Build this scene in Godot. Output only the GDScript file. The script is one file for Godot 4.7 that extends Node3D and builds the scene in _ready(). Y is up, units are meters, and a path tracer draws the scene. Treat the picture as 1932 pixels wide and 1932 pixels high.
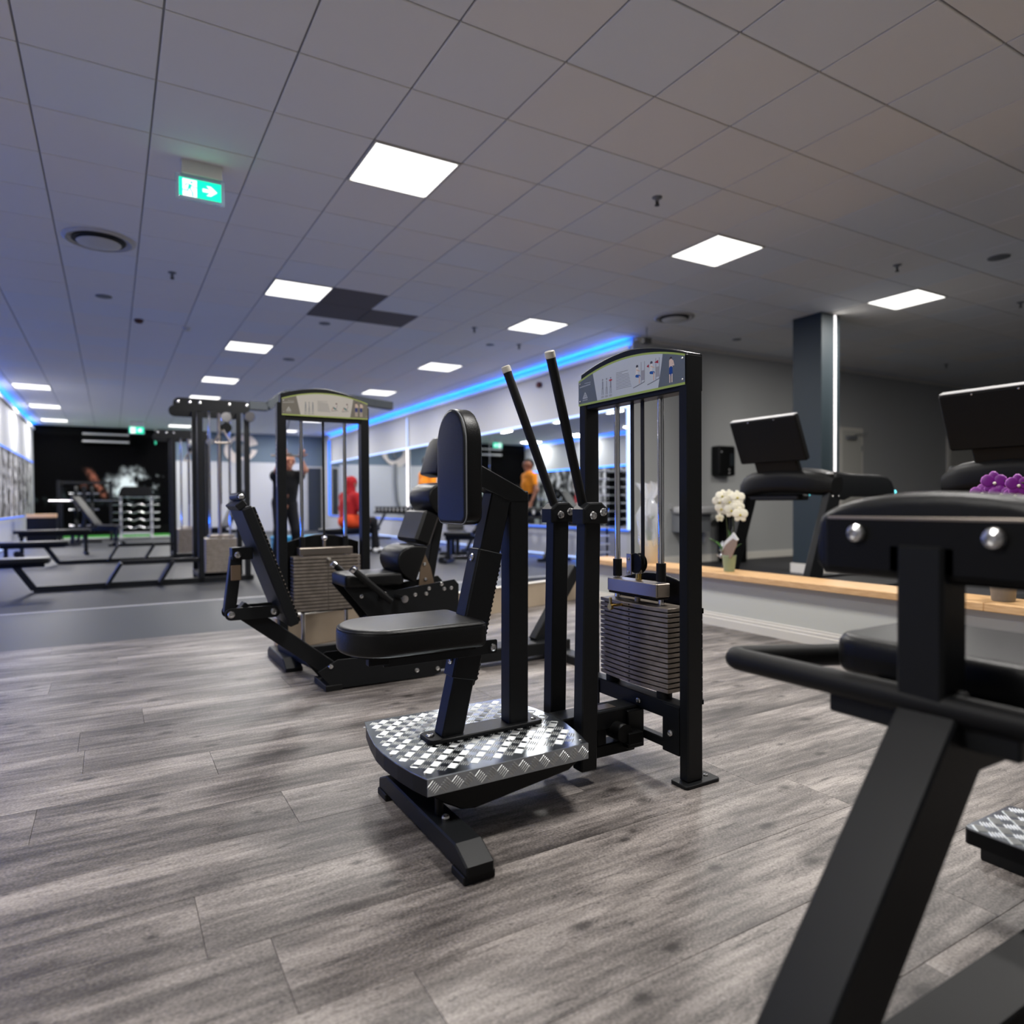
extends Node3D
# A gym hall: chest-supported row machine in front, leg press behind it, mirror wall with blue light strips, treadmills behind a low wall.
# x runs across the hall, -z towards its far end, the camera stands at x = z = 0.

const HC := 3.147          # ceiling height
const GX := 1.4359         # ceiling grid origin and pitch
const GZ := -5.2955
const WX := 6.2            # mirror wall
const LX := -1.85          # wall across from it
const FZ := -23.2          # far wall
const RZ := -7.25          # grey wall behind the treadmills
var M := {}
var O := Vector3.ZERO      # base of the thing being built
var used := {}
var rng := RandomNumberGenerator.new()


func _ready() -> void:
	rng.seed = 11
	# camera: 24 mm lens at full aperture, focused on the row machine
	var cam := Camera3D.new()
	cam.name = "camera"
	add_child(cam)
	cam.position = Vector3(0, 0.9, 0)
	cam.basis = Basis(Vector3.UP, -0.531) * Basis(Vector3.RIGHT, -0.0145) * Basis(Vector3.BACK, -0.0062)
	var lens := CameraAttributesPhysical.new()
	lens.frustum_focal_length = 23.333
	lens.frustum_focus_distance = 2.2
	lens.exposure_aperture = 1.8
	cam.attributes = lens
	cam.keep_aspect = Camera3D.KEEP_HEIGHT
	cam.fov = 73.74
	cam.near = 0.05
	cam.far = 80.0
	var we := WorldEnvironment.new()
	we.name = "world_environment"
	var env := Environment.new()
	env.background_mode = Environment.BG_COLOR
	env.background_color = Color(0, 0, 0)
	env.tonemap_mode = Environment.TONE_MAPPER_LINEAR
	env.tonemap_exposure = EXPOSURE
	env.sdfgi_enabled = true
	env.ssao_enabled = true
	env.ssil_enabled = true
	we.environment = env
	add_child(we)
	materials()
	ceiling_lights()
	light_strips()
	shell()
	floors()
	ceiling()
	mirror_wall()
	recess()
	low_wall()
	row_machine()
	leg_press()
	pad_machine()
	treadmills()
	plants()
	cable_stations()
	free_weights()
	far_end()
	people()
	ceiling_fittings()


const EXPOSURE := 0.97
const PANEL := 6.6         # energy of a ceiling panel
const BLUE := 0.45          # energy of a metre of blue strip
const LAMP_WHITE := Color(1.0, 0.985, 0.965)
const LAMP_BLUE := Color(0.0, 0.41, 1.0)

# ------------------------------------------------------------------ mesh helpers
func ms() -> SurfaceTool:
	var st := SurfaceTool.new()
	st.begin(Mesh.PRIMITIVE_TRIANGLES)
	return st


func face(st: SurfaceTool, p: Array, out: Vector3, g := -1, uv: Array = []) -> void:
	# a flat polygon; wound so that its front looks along out
	st.set_smooth_group(g)
	var n := Vector3.ZERO
	for i in range(1, p.size() - 1):
		n += (p[i + 1] - p[0]).cross(p[i] - p[0])
	var flip := n.dot(out) < 0.0
	for i in range(1, p.size() - 1):
		for k in ([0, i + 1, i] if flip else [0, i, i + 1]):
			if uv:
				st.set_uv(uv[k])
			st.add_vertex(p[k] - O)


func cbox(st: SurfaceTool, c: Vector3, s: Vector3, b := Basis.IDENTITY, ch := 0.003) -> void:
	# a box with chamfered edges
	var h := s * 0.5
	ch = minf(ch, minf(h.x, minf(h.y, h.z)) * 0.9)
	var ax := [b.x, b.y, b.z]
	for a in 3:
		var i := (a + 1) % 3
		var j := (a + 2) % 3
		for sg in [-1.0, 1.0]:
			var o: Vector3 = ax[a] * (h[a] * sg)
			var u: Vector3 = ax[i] * (h[i] - ch)
			var v: Vector3 = ax[j] * (h[j] - ch)
			face(st, [c + o - u - v, c + o + u - v, c + o + u + v, c + o - u + v], o)
	if ch <= 0.0:
		return
	for a in 3:
		var i := (a + 1) % 3
		var j := (a + 2) % 3
		var k: Vector3 = ax[a] * (h[a] - ch)
		for si in [-1.0, 1.0]:
			for sj in [-1.0, 1.0]:
				var p: Vector3 = ax[i] * (h[i] * si) + ax[j] * ((h[j] - ch) * sj)
				var q: Vector3 = ax[i] * ((h[i] - ch) * si) + ax[j] * (h[j] * sj)
				face(st, [c + p - k, c + p + k, c + q + k, c + q - k], p + q)
	for sx in [-1.0, 1.0]:
		for sy in [-1.0, 1.0]:
			for sz in [-1.0, 1.0]:
				var x: Vector3 = ax[0] * sx
				var y: Vector3 = ax[1] * sy
				var z: Vector3 = ax[2] * sz
				face(st, [c + x * h.x + y * (h.y - ch) + z * (h.z - ch), c + x * (h.x - ch) + y * h.y + z * (h.z - ch), c + x * (h.x - ch) + y * (h.y - ch) + z * h.z], x + y + z)


func bx(st: SurfaceTool, x0: float, x1: float, y0: float, y1: float, z0: float, z1: float, ch := 0.003) -> void:
	cbox(st, Vector3(x0 + x1, y0 + y1, z0 + z1) * 0.5, Vector3(absf(x1 - x0), absf(y1 - y0), absf(z1 - z0)), Basis.IDENTITY, ch)


func bar(st: SurfaceTool, a: Vector3, b: Vector3, w: float, h: float, up := Vector3.UP, ch := 0.004) -> void:
	# a box section tube from a to b: w across, h towards up
	var d := (b - a).normalized()
	var s := d.cross(up).normalized()
	cbox(st, (a + b) * 0.5, Vector3(w, h, (b - a).length()), Basis(s, s.cross(d), d), ch)


func ring(c: Vector3, u: Vector3, v: Vector3, r: float, n: int) -> Array:
	var p := []
	for i in n:
		var t := TAU * i / n
		p.append(c + u * (cos(t) * r) + v * (sin(t) * r))
	return p


func loft(st: SurfaceTool, rings: Array, g := 1, caps := true) -> void:
	# rings of points joined in order; caps are flat
	var n: int = rings[0].size()
	for k in range(rings.size() - 1):
		var mid := Vector3.ZERO
		for i in n:
			mid += rings[k][i] + rings[k + 1][i]
		mid /= 2.0 * n
		for i in n:
			var j := (i + 1) % n
			var q := [rings[k][i], rings[k][j], rings[k + 1][j], rings[k + 1][i]]
			face(st, q, (q[0] + q[1] + q[2] + q[3]) * 0.25 - mid, g)
	if caps:
		var r0: Array = rings[0]
		var r1: Array = rings[-1]
		face(st, r0, cen(r0) - cen(rings[1]))
		face(st, r1, cen(r1) - cen(rings[-2]))


func cen(p: Array) -> Vector3:
	var c := Vector3.ZERO
	for q in p:
		c += q
	return c / p.size()


func side_of(d: Vector3) -> Vector3:
	return d.cross(Vector3.UP if absf(d.y) < 0.9 else Vector3.RIGHT).normalized()


func cyl(st: SurfaceTool, a: Vector3, b: Vector3, r: float, n := 16, r2 := -1.0, ch := 0.0) -> void:
	var d := (b - a).normalized()
	var u := side_of(d)
	var v := u.cross(d)
	var q := r if r2 < 0.0 else r2
	if ch > 0.0:
		loft(st, [ring(a, u, v, r - ch, n), ring(a + d * ch, u, v, r, n)], -1, true)
		loft(st, [ring(a + d * ch, u, v, r, n), ring(b - d * ch, u, v, q, n)], 1, false)
		loft(st, [ring(b - d * ch, u, v, q, n), ring(b, u, v, q - ch, n)], -1, true)
	else:
		loft(st, [ring(a, u, v, r, n), ring(b, u, v, q, n)])


func lathe(st: SurfaceTool, prof: Array, c: Vector3, n := 24, axis := Vector3.UP, g := 1) -> void:
	# prof: [radius, height] pairs
	var u := side_of(axis)
	var v := u.cross(axis)
	var rs := []
	for p in prof:
		rs.append(ring(c + axis * p[1], u, v, maxf(p[0], 0.0005), n))
	loft(st, rs, g)


func tube(st: SurfaceTool, pts: Array, r, n := 12) -> void:
	# a round tube along points; r is a number or one radius for each point
	var rs := []
	var u := Vector3.ZERO
	for i in pts.size():
		var d: Vector3 = (pts[mini(i + 1, pts.size() - 1)] - pts[maxi(i - 1, 0)]).normalized()
		u = side_of(d) if i == 0 else (u - d * u.dot(d)).normalized()
		rs.append(ring(pts[i], u, u.cross(d), r[i] if r is Array else r, n))
	loft(st, rs)


func bent(pts: Array, rad: float, seg := 5) -> Array:
	# the points with rounded corners
	var o := [pts[0]]
	for i in range(1, pts.size() - 1):
		var p: Vector3 = pts[i]
		var a: Vector3 = p + (pts[i - 1] - p).limit_length(rad)
		var b: Vector3 = p + (pts[i + 1] - p).limit_length(rad)
		for k in seg + 1:
			var t := float(k) / seg
			o.append(a.lerp(p, t).lerp(p.lerp(b, t), t))
	o.append(pts[-1])
	return o


func ell(st: SurfaceTool, c: Vector3, r: Vector3, b := Basis.IDENTITY, nu := 14, nv := 8) -> void:
	var rs := []
	for k in nv + 1:
		var t := PI * clampf(float(k) / nv, 0.01, 0.99)
		var p := []
		for i in nu:
			var f := TAU * i / nu
			p.append(c + b * Vector3(r.x * sin(t) * cos(f), r.y * cos(t), r.z * sin(t) * sin(f)))
		rs.append(p)
	loft(st, rs)


func inset(p: Array, d: float) -> Array:
	var area := 0.0
	for i in p.size():
		area += p[i].cross(p[(i + 1) % p.size()])
	var sg := signf(area)
	var o := []
	for i in p.size():
		var a: Vector2 = p[i - 1]
		var b: Vector2 = p[i]
		var c: Vector2 = p[(i + 1) % p.size()]
		var n1 := (b - a).normalized().orthogonal() * -sg
		var n2 := (c - b).normalized().orthogonal() * -sg
		var m := n1 + n2
		o.append(b + (m * (d / maxf(0.35, 1.0 + n1.dot(n2))) if m.length() > 0.01 else n1 * d))
	return o


func prism(st: SurfaceTool, poly: Array, o: Vector3, u: Vector3, v: Vector3, depth: Vector3, r := 0.0, steps := 1, g := -1) -> void:
	# an outline in the plane u, v pushed along depth; r rounds both rims in steps
	var rows := []
	var len := depth.length()
	var n := depth / len
	if r <= 0.0:
		rows = [[0.0, 0.0], [0.0, len]]
	else:
		for k in steps + 1:
			var t := PI * 0.5 * k / steps
			rows.append([r * (1.0 - sin(t)), r * (1.0 - cos(t))])
		for k in steps + 1:
			var t := PI * 0.5 * (1.0 - float(k) / steps)
			rows.append([r * (1.0 - sin(t)), len - r * (1.0 - cos(t))])
	var rings := []
	for w in rows:
		var q: Array = poly if w[0] == 0.0 else inset(poly, w[0])
		var ring3 := []
		for a in q:
			ring3.append(o + u * a.x + v * a.y + n * w[1])
		rings.append(ring3)
	var area := 0.0
	for i in poly.size():
		area += poly[i].cross(poly[(i + 1) % poly.size()])
	var turn := signf(area) * signf(u.cross(v).dot(n))
	for k in range(rings.size() - 1):
		for i in poly.size():
			var j := (i + 1) % poly.size()
			var e: Vector3 = rings[k][j] - rings[k][i]
			if e.length() < 0.00001:
				e = rings[k + 1][j] - rings[k + 1][i]
			var lean := n * (1.0 if k >= rings.size() / 2 else -1.0) * (0.2 if r > 0.0 else 0.0)
			face(st, [rings[k][i], rings[k][j], rings[k + 1][j], rings[k + 1][i]], e.normalized().cross(n) * turn + lean, g)
	for top in [0, rings.size() - 1]:
		var flat := PackedVector2Array()
		for a in inset(poly, rows[top][0]):
			flat.append(a)
		var tri := Geometry2D.triangulate_polygon(flat)
		for k in range(0, tri.size(), 3):
			face(st, [rings[top][tri[k]], rings[top][tri[k + 1]], rings[top][tri[k + 2]]], n * (-1.0 if top == 0 else 1.0), g if r > 0.0 else -1)


func rrect(w: float, h: float, r: float, seg := 5) -> Array:
	var o := []
	for q in 4:
		var c: Vector2 = [Vector2(w / 2 - r, h / 2 - r), Vector2(-w / 2 + r, h / 2 - r), Vector2(-w / 2 + r, -h / 2 + r), Vector2(w / 2 - r, -h / 2 + r)][q]
		for k in seg + 1:
			o.append(c + Vector2.from_angle(PI / 2 * (q + float(k) / seg)) * r)
	return o


func flat(a: Array) -> Array:
	# numbers to 2D points
	var o := []
	for i in range(0, a.size(), 2):
		o.append(Vector2(a[i], a[i + 1]))
	return o


func smin(a: float, b: float, k: float) -> float:
	var h := maxf(k - absf(a - b), 0.0) / k
	return minf(a, b) - h * h * k * 0.25


func blob(st: SurfaceTool, bones: Array, cell: float, k: float) -> void:
	# tapered capsules [a, b, radius a, radius b] joined smoothly and meshed as surface nets
	var lo := Vector3.INF
	var hi := -Vector3.INF
	for b in bones:
		for e in 2:
			var r: Vector3 = Vector3.ONE * (b[2 + e] + cell * 2.5)
			lo = lo.min(b[e] - r)
			hi = hi.max(b[e] + r)
	var nx := int((hi.x - lo.x) / cell) + 2
	var ny := int((hi.y - lo.y) / cell) + 2
	var nz := int((hi.z - lo.z) / cell) + 2
	var f := PackedFloat32Array()
	f.resize(nx * ny * nz)
	f.fill(1.0)
	for b in bones:
		var pa: Vector3 = b[0]
		var ba: Vector3 = b[1] - b[0]
		var l2 := maxf(ba.length_squared(), 0.0000001)
		var ra: float = b[2]
		var dr: float = b[3] - b[2]
		var m := Vector3.ONE * (maxf(b[2], b[3]) + k + cell * 1.5)
		var q0 := ((pa.min(b[1]) - m - lo) / cell).max(Vector3.ZERO)
		var q1 := ((pa.max(b[1]) + m - lo) / cell).min(Vector3(nx - 1, ny - 1, nz - 1))
		for z in range(int(q0.z), int(q1.z) + 1):
			for y in range(int(q0.y), int(q1.y) + 1):
				var at := (z * ny + y) * nx
				for x in range(int(q0.x), int(q1.x) + 1):
					var p := lo + Vector3(x, y, z) * cell - pa
					var t := clampf(p.dot(ba) / l2, 0.0, 1.0)
					f[at + x] = smin(f[at + x], (p - ba * t).length() - ra - dr * t, k)
	var vert := {}
	var off := [0, 1, nx, nx + 1, nx * ny, nx * ny + 1, nx * ny + nx, nx * ny + nx + 1]
	var ed := [[0, 1], [2, 3], [4, 5], [6, 7], [0, 2], [1, 3], [4, 6], [5, 7], [0, 4], [1, 5], [2, 6], [3, 7]]
	for z in range(nz - 1):
		for y in range(ny - 1):
			for x in range(nx - 1):
				var at := (z * ny + y) * nx + x
				var v := f[at]
				if absf(v) > cell * 2.0:
					continue
				var c := Vector3.ZERO
				var n := 0
				for e in ed:
					var a0: float = f[at + off[e[0]]]
					var a1: float = f[at + off[e[1]]]
					if (a0 < 0.0) != (a1 < 0.0):
						var w := a0 / (a0 - a1)
						var c0 := Vector3(e[0] & 1, (e[0] >> 1) & 1, e[0] >> 2)
						var c1 := Vector3(e[1] & 1, (e[1] >> 1) & 1, e[1] >> 2)
						c += c0.lerp(c1, w)
						n += 1
				if n:
					vert[at] = lo + (Vector3(x, y, z) + c / n) * cell
	var step := [1, nx, nx * ny]
	var axes := [Vector3.RIGHT, Vector3.UP, Vector3.BACK]
	for at in vert:
		var i0: float = f[at]
		for a in 3:
			var i1: float = f[at + step[a]]
			if (i0 < 0.0) == (i1 < 0.0):
				continue
			var s1: int = step[(a + 1) % 3]
			var s2: int = step[(a + 2) % 3]
			if vert.has(at - s1) and vert.has(at - s2) and vert.has(at - s1 - s2):
				face(st, [vert[at], vert[at - s1], vert[at - s1 - s2], vert[at - s2]], axes[a] * (1.0 if i0 < 0.0 else -1.0), 1)


# ------------------------------------------------------------------ scene helpers
func numbered(parent: Node, called: String) -> String:
	var k: Dictionary = used.get_or_add(parent.get_instance_id(), {})
	var c: int = k.get(called, 0)
	k[called] = c + 1
	return called if c == 0 else "%s_%03d" % [called, c]


func thing(called: String, label: String, category: String, at := Vector3.ZERO, group := "") -> Node3D:
	# a thing at its base; the vertices of the parts that follow are given in the world
	var o := Node3D.new()
	o.name = numbered(self, called)
	add_child(o)
	o.position = at
	O = at
	o.set_meta("label", label)
	o.set_meta("category", category)
	if group:
		o.set_meta("group", group)
	return o


func struct(called: String, label := "") -> Node3D:
	var o := Node3D.new()
	o.name = numbered(self, called)
	add_child(o)
	O = Vector3.ZERO
	o.set_meta("kind", "structure")
	if label:
		o.set_meta("label", label)
	return o


func put(parent: Node3D, called: String, mesh: Mesh, m: Material, label := "") -> MeshInstance3D:
	var o := MeshInstance3D.new()
	o.name = numbered(parent, called)
	o.mesh = mesh
	o.material_override = m
	parent.add_child(o)
	if label:
		o.set_meta("label", label)
	return o


func part(parent: Node3D, called: String, st: SurfaceTool, m: Material, label := "") -> MeshInstance3D:
	st.generate_normals()
	return put(parent, called, st.commit(), m, label)


func copy(o: Node3D, at: Vector3, turn := 0.0, label := "") -> Node3D:
	var base := String(o.name)
	var c: Node3D = o.duplicate()
	c.name = numbered(self, base)
	add_child(c)
	c.position = at
	c.rotation.y = turn
	if label:
		c.set_meta("label", label)
	return c


func mat(col: Color, rough := 0.5, metal := 0.0, spec := 0.5) -> StandardMaterial3D:
	var m := StandardMaterial3D.new()
	m.albedo_color = col
	m.roughness = rough
	m.metallic = metal
	m.metallic_specular = spec
	return m


func glow(col: Color, energy: float) -> StandardMaterial3D:
	var m := mat(col, 0.6)
	m.emission_enabled = true
	m.emission = col
	m.emission_energy_multiplier = energy
	return m


func noise_tex(freq: float, c0: Color, c1: Color, size := 256, octaves := 4, sx := 1.0) -> NoiseTexture2D:
	var n := FastNoiseLite.new()
	n.seed = 7
	n.frequency = freq
	n.fractal_octaves = octaves
	var t := NoiseTexture2D.new()
	t.noise = n
	t.width = size
	t.height = size
	t.seamless = true
	var g := Gradient.new()
	g.set_color(0, c0)
	g.set_color(1, c1)
	t.color_ramp = g
	return t


func bump_tex(freq: float, size := 256) -> NoiseTexture2D:
	var t := noise_tex(freq, Color.BLACK, Color.WHITE, size)
	t.color_ramp = null
	t.as_normal_map = true
	t.bump_strength = 4.0
	return t


func tri_tex(m: StandardMaterial3D, t: Texture2D, scale: float) -> void:
	m.albedo_texture = t
	m.uv1_triplanar = true
	m.uv1_world_triplanar = true
	m.uv1_scale = Vector3.ONE * scale


func area(parent: Node3D, at: Vector3, towards: Vector3, size: Vector2, col: Color, energy: float, long := Vector3.ZERO) -> void:
	# a light as large as the lamp it belongs to; size.x runs along long
	var l := AreaLight3D.new()
	l.name = numbered(parent, "lamp")
	parent.add_child(l)
	var x := long.normalized() if long != Vector3.ZERO else side_of(towards)
	var zz := -towards.normalized()
	l.global_transform = Transform3D(Basis(x, zz.cross(x), zz), at)
	l.area_size = size
	l.light_color = col
	l.light_energy = energy
	l.area_range = 40.0
	l.area_attenuation = 2.0
	l.shadow_enabled = true


func bolt(parent: Node3D, at: Vector3, n: Vector3, r := 0.011, h := 0.008) -> void:
	# a domed bolt head
	var st := ms()
	lathe(st, [[r, 0.0], [r * 1.0, h * 0.35], [r * 0.85, h * 0.75], [r * 0.45, h], [r * 0.4, h * 0.7], [0.0, h * 0.7]], at, 12, n, -1)
	part(parent, "bolt", st, M.bolt)


func rod(parent: Node3D, called: String, a: Vector3, b: Vector3, r: float, m: Material, n := 14) -> MeshInstance3D:
	var st := ms()
	cyl(st, a, b, r, n)
	return part(parent, called, st, m)


func beam(parent: Node3D, called: String, a: Vector3, b: Vector3, w: float, h: float, m: Material, up := Vector3.UP, label := "") -> MeshInstance3D:
	var st := ms()
	bar(st, a, b, w, h, up)
	return part(parent, called, st, m, label)


func block(parent: Node3D, called: String, x0: float, x1: float, y0: float, y1: float, z0: float, z1: float, m: Material, ch := 0.003, label := "") -> MeshInstance3D:
	var st := ms()
	bx(st, x0, x1, y0, y1, z0, z1, ch)
	return part(parent, called, st, m, label)


# ------------------------------------------------------------------ pictures (print on flat things)
func fill(img: Image, poly: Array, c: Color) -> void:
	# polygon, points in pixels
	var y0 := 100000.0
	var y1 := -1.0
	for p in poly:
		y0 = minf(y0, p.y)
		y1 = maxf(y1, p.y)
	for y in range(maxi(0, int(y0)), mini(img.get_height() - 1, int(y1)) + 1):
		var xs := []
		for i in poly.size():
			var a: Vector2 = poly[i - 1]
			var b: Vector2 = poly[i]
			if (a.y <= y + 0.5) != (b.y <= y + 0.5):
				xs.append(a.x + (y + 0.5 - a.y) / (b.y - a.y) * (b.x - a.x))
		xs.sort()
		for k in range(0, xs.size() - 1, 2):
			var x0 := maxi(0, int(round(xs[k])))
			var w := mini(img.get_width(), int(round(xs[k + 1]))) - x0
			if w > 0:
				img.fill_rect(Rect2i(x0, y, w, 1), c)


func disc(img: Image, c: Vector2, r: float, col: Color) -> void:
	var p := []
	for i in 24:
		p.append(c + Vector2.from_angle(TAU * i / 24) * r)
	fill(img, p, col)


func stroke(img: Image, pts: Array, w: float, col: Color) -> void:
	for i in range(pts.size() - 1):
		var d: Vector2 = (pts[i + 1] - pts[i]).normalized() * w * 0.5
		var s := d.orthogonal()
		fill(img, [pts[i] - s, pts[i] + s, pts[i + 1] + s, pts[i + 1] - s], col)
		disc(img, pts[i], w * 0.5, col)
	disc(img, pts[-1], w * 0.5, col)


func picture(img: Image) -> ImageTexture:
	img.generate_mipmaps()
	return ImageTexture.create_from_image(img)


func placard(kind: int, panel: Color, side: Color, lime: Color) -> ImageTexture:
	# the instruction board over a weight stack: 1024 x 292 for 0.56 x 0.16 m, the arch cut by the plate
	var im := Image.create(1024, 292, false, Image.FORMAT_RGBA8)
	im.fill(panel)
	var ink := Color(0.25, 0.26, 0.28)
	fill(im, flat([0, 0, 150, 0, 180, 130, 215, 292, 0, 292]), side)
	fill(im, flat([850, 0, 1024, 0, 1024, 292, 800, 292, 830, 130]), side)
	# title and emblem
	var pale := side.lightened(0.55)
	for k in 9:
		im.fill_rect(Rect2i(14 + k * 14, 138 - k, 9, 9), pale)
	for k in 7:
		im.fill_rect(Rect2i(70 + k * 10, 116, 7, 5), pale)
	stroke(im, flat([52, 236, 76, 192, 100, 236, 52, 236]), 7, pale)
	disc(im, Vector2(76, 222), 10, pale)
	disc(im, Vector2(76, 222), 5, side)
	for k in 7:
		im.fill_rect(Rect2i(48 + k * 8, 248, 6, 6), pale)
	# three small anatomy figures
	for k in 3:
		var x := 270.0 + k * 42
		stroke(im, flat([x, 142, x, 190]), 13 if k != 1 else 7, Color(0.52, 0.54, 0.56))
		disc(im, Vector2(x, 126), 7, Color(0.5, 0.52, 0.54))
		stroke(im, flat([x - 5, 190, x - 7, 240]), 6, Color(0.5, 0.52, 0.54))
		stroke(im, flat([x + 5, 190, x + 7, 240]), 6, Color(0.5, 0.52, 0.54))
		if k == 2 and kind == 0:
			stroke(im, flat([x - 10, 142, x + 10, 142]), 12, Color(0.72, 0.2, 0.2))
		for q in 4:
			im.fill_rect(Rect2i(int(x) - 16, 250 + q * 4, 26 + (q * 7) % 9, 2), Color(0.5, 0.5, 0.52))
	# a block of small print
	for k in 12:
		im.fill_rect(Rect2i(410, 100 + k * 11, 118 + (k * 37) % 34 - (60 if k == 1 else 0), 3), Color(0.42, 0.43, 0.45))
	# two drawings of the exercise
	for k in 2:
		var x := 600.0 + k * 130
		if kind == 0:
			stroke(im, flat([x + 52, 70, x + 52, 215]), 5, Color(0.55, 0.56, 0.58))
			stroke(im, flat([x + 82, 70, x + 82, 215]), 5, Color(0.55, 0.56, 0.58))
			im.fill_rect(Rect2i(int(x) + 54, 130, 26, 70), Color(0.6, 0.6, 0.62))
			stroke(im, flat([x - 20, 240, x + 30, 228, x + 80, 214]), 6, Color(0.42, 0.43, 0.46))
			disc(im, Vector2(x + 14, 92), 11, ink)
			stroke(im, flat([x + 14, 108, x + 8, 158]), 20, Color(0.86, 0.84, 0.83))
			stroke(im, flat([x + 8, 160, x + 34, 166]), 20, Color(0.08, 0.32, 0.62))
			stroke(im, flat([x + 34, 166, x + 34, 215]), 9, Color(0.82, 0.7, 0.62))
			stroke(im, flat([x + 10, 116, x + 38, 130]), 7, Color(0.82, 0.7, 0.62))
			if k == 1:
				fill(im, flat([x + 40, 96, x + 74, 84, x + 74, 108]), Color(0.62, 0.1, 0.16))
				fill(im, flat([x - 30, 110, x - 8, 98, x - 8, 122]), Color(0.62, 0.1, 0.16))
		else:
			stroke(im, flat([x - 24, 210, x + 50, 200]), 9, Color(0.6, 0.58, 0.56))
			stroke(im, flat([x + 30, 190, x + 44, 140]), 9, Color(0.55, 0.53, 0.52))
			disc(im, Vector2(x + 36, 120), 10, Color(0.45, 0.36, 0.34))
			stroke(im, flat([x + 34, 136, x + 24, 180]), 18, Color(0.84, 0.8, 0.78))
			stroke(im, flat([x + 22, 182, x - 2, 168]), 17, Color(0.08, 0.42, 0.44))
			stroke(im, flat([x - 2, 168, x - 20, 196]), 9, Color(0.76, 0.6, 0.55))
	# one standing figure, on the leg press a second one
	for k in (1 if kind == 0 else 2):
		var x := 910.0 + k * 60 - (0 if kind == 0 else 30)
		disc(im, Vector2(x, 96), 10, Color(0.2, 0.18, 0.18))
		stroke(im, flat([x, 114, x, 160]), 28, Color(0.85, 0.76, 0.7))
		stroke(im, flat([x + 16, 116, x + 24, 146, x + 8, 138]), 9, Color(0.85, 0.76, 0.7))
		stroke(im, flat([x, 164, x, 200]), 28, Color(0.05, 0.25, 0.55) if kind == 0 else Color(0.2, 0.25, 0.5))
		stroke(im, flat([x - 9, 206, x - 9, 256]), 8, Color(0.88, 0.8, 0.74))
		stroke(im, flat([x + 9, 206, x + 9, 256]), 8, Color(0.88, 0.8, 0.74))
	# lime rims: straight below, following the arch above
	im.fill_rect(Rect2i(0, 276, 1024, 16), lime)
	for x in 1024:
		var top := int(292.0 - 292.0 * arch(x / 1024.0))
		im.fill_rect(Rect2i(x, 0, 1, mini(292, top + 15)), lime)
	return picture(im)


func arch(t: float) -> float:
	# height of the board over its lower edge, as a share of its height in the middle
	return 0.69 + 0.31 * (1.0 - pow(2.0 * t - 1.0, 2.0))


func exit_picture() -> ImageTexture:
	var im := Image.create(512, 256, false, Image.FORMAT_RGBA8)
	var green := Color(0.0, 0.93, 0.72)
	im.fill(green)
	fill(im, flat([42, 14, 214, 14, 214, 256, 42, 256]), Color.WHITE)
	disc(im, Vector2(150, 52), 15, green)
	fill(im, flat([118, 78, 152, 84, 138, 150, 104, 140]), green)
	stroke(im, flat([122, 82, 84, 84, 74, 112]), 11, green)
	stroke(im, flat([150, 88, 172, 118, 206, 116]), 11, green)
	stroke(im, flat([112, 138, 104, 176, 48, 172]), 14, green)
	stroke(im, flat([132, 142, 160, 190, 164, 244]), 14, green)
	fill(im, flat([284, 104, 372, 104, 330, 58, 386, 58, 464, 128, 386, 198, 330, 198, 372, 152, 284, 152]), Color.WHITE)
	return picture(im)


func noise_field(w: int, h: int, freq: float, sd: int, oct := 3) -> Image:
	var n := FastNoiseLite.new()
	n.seed = sd
	n.frequency = freq
	n.fractal_octaves = oct
	return n.get_image(w, h)


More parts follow.
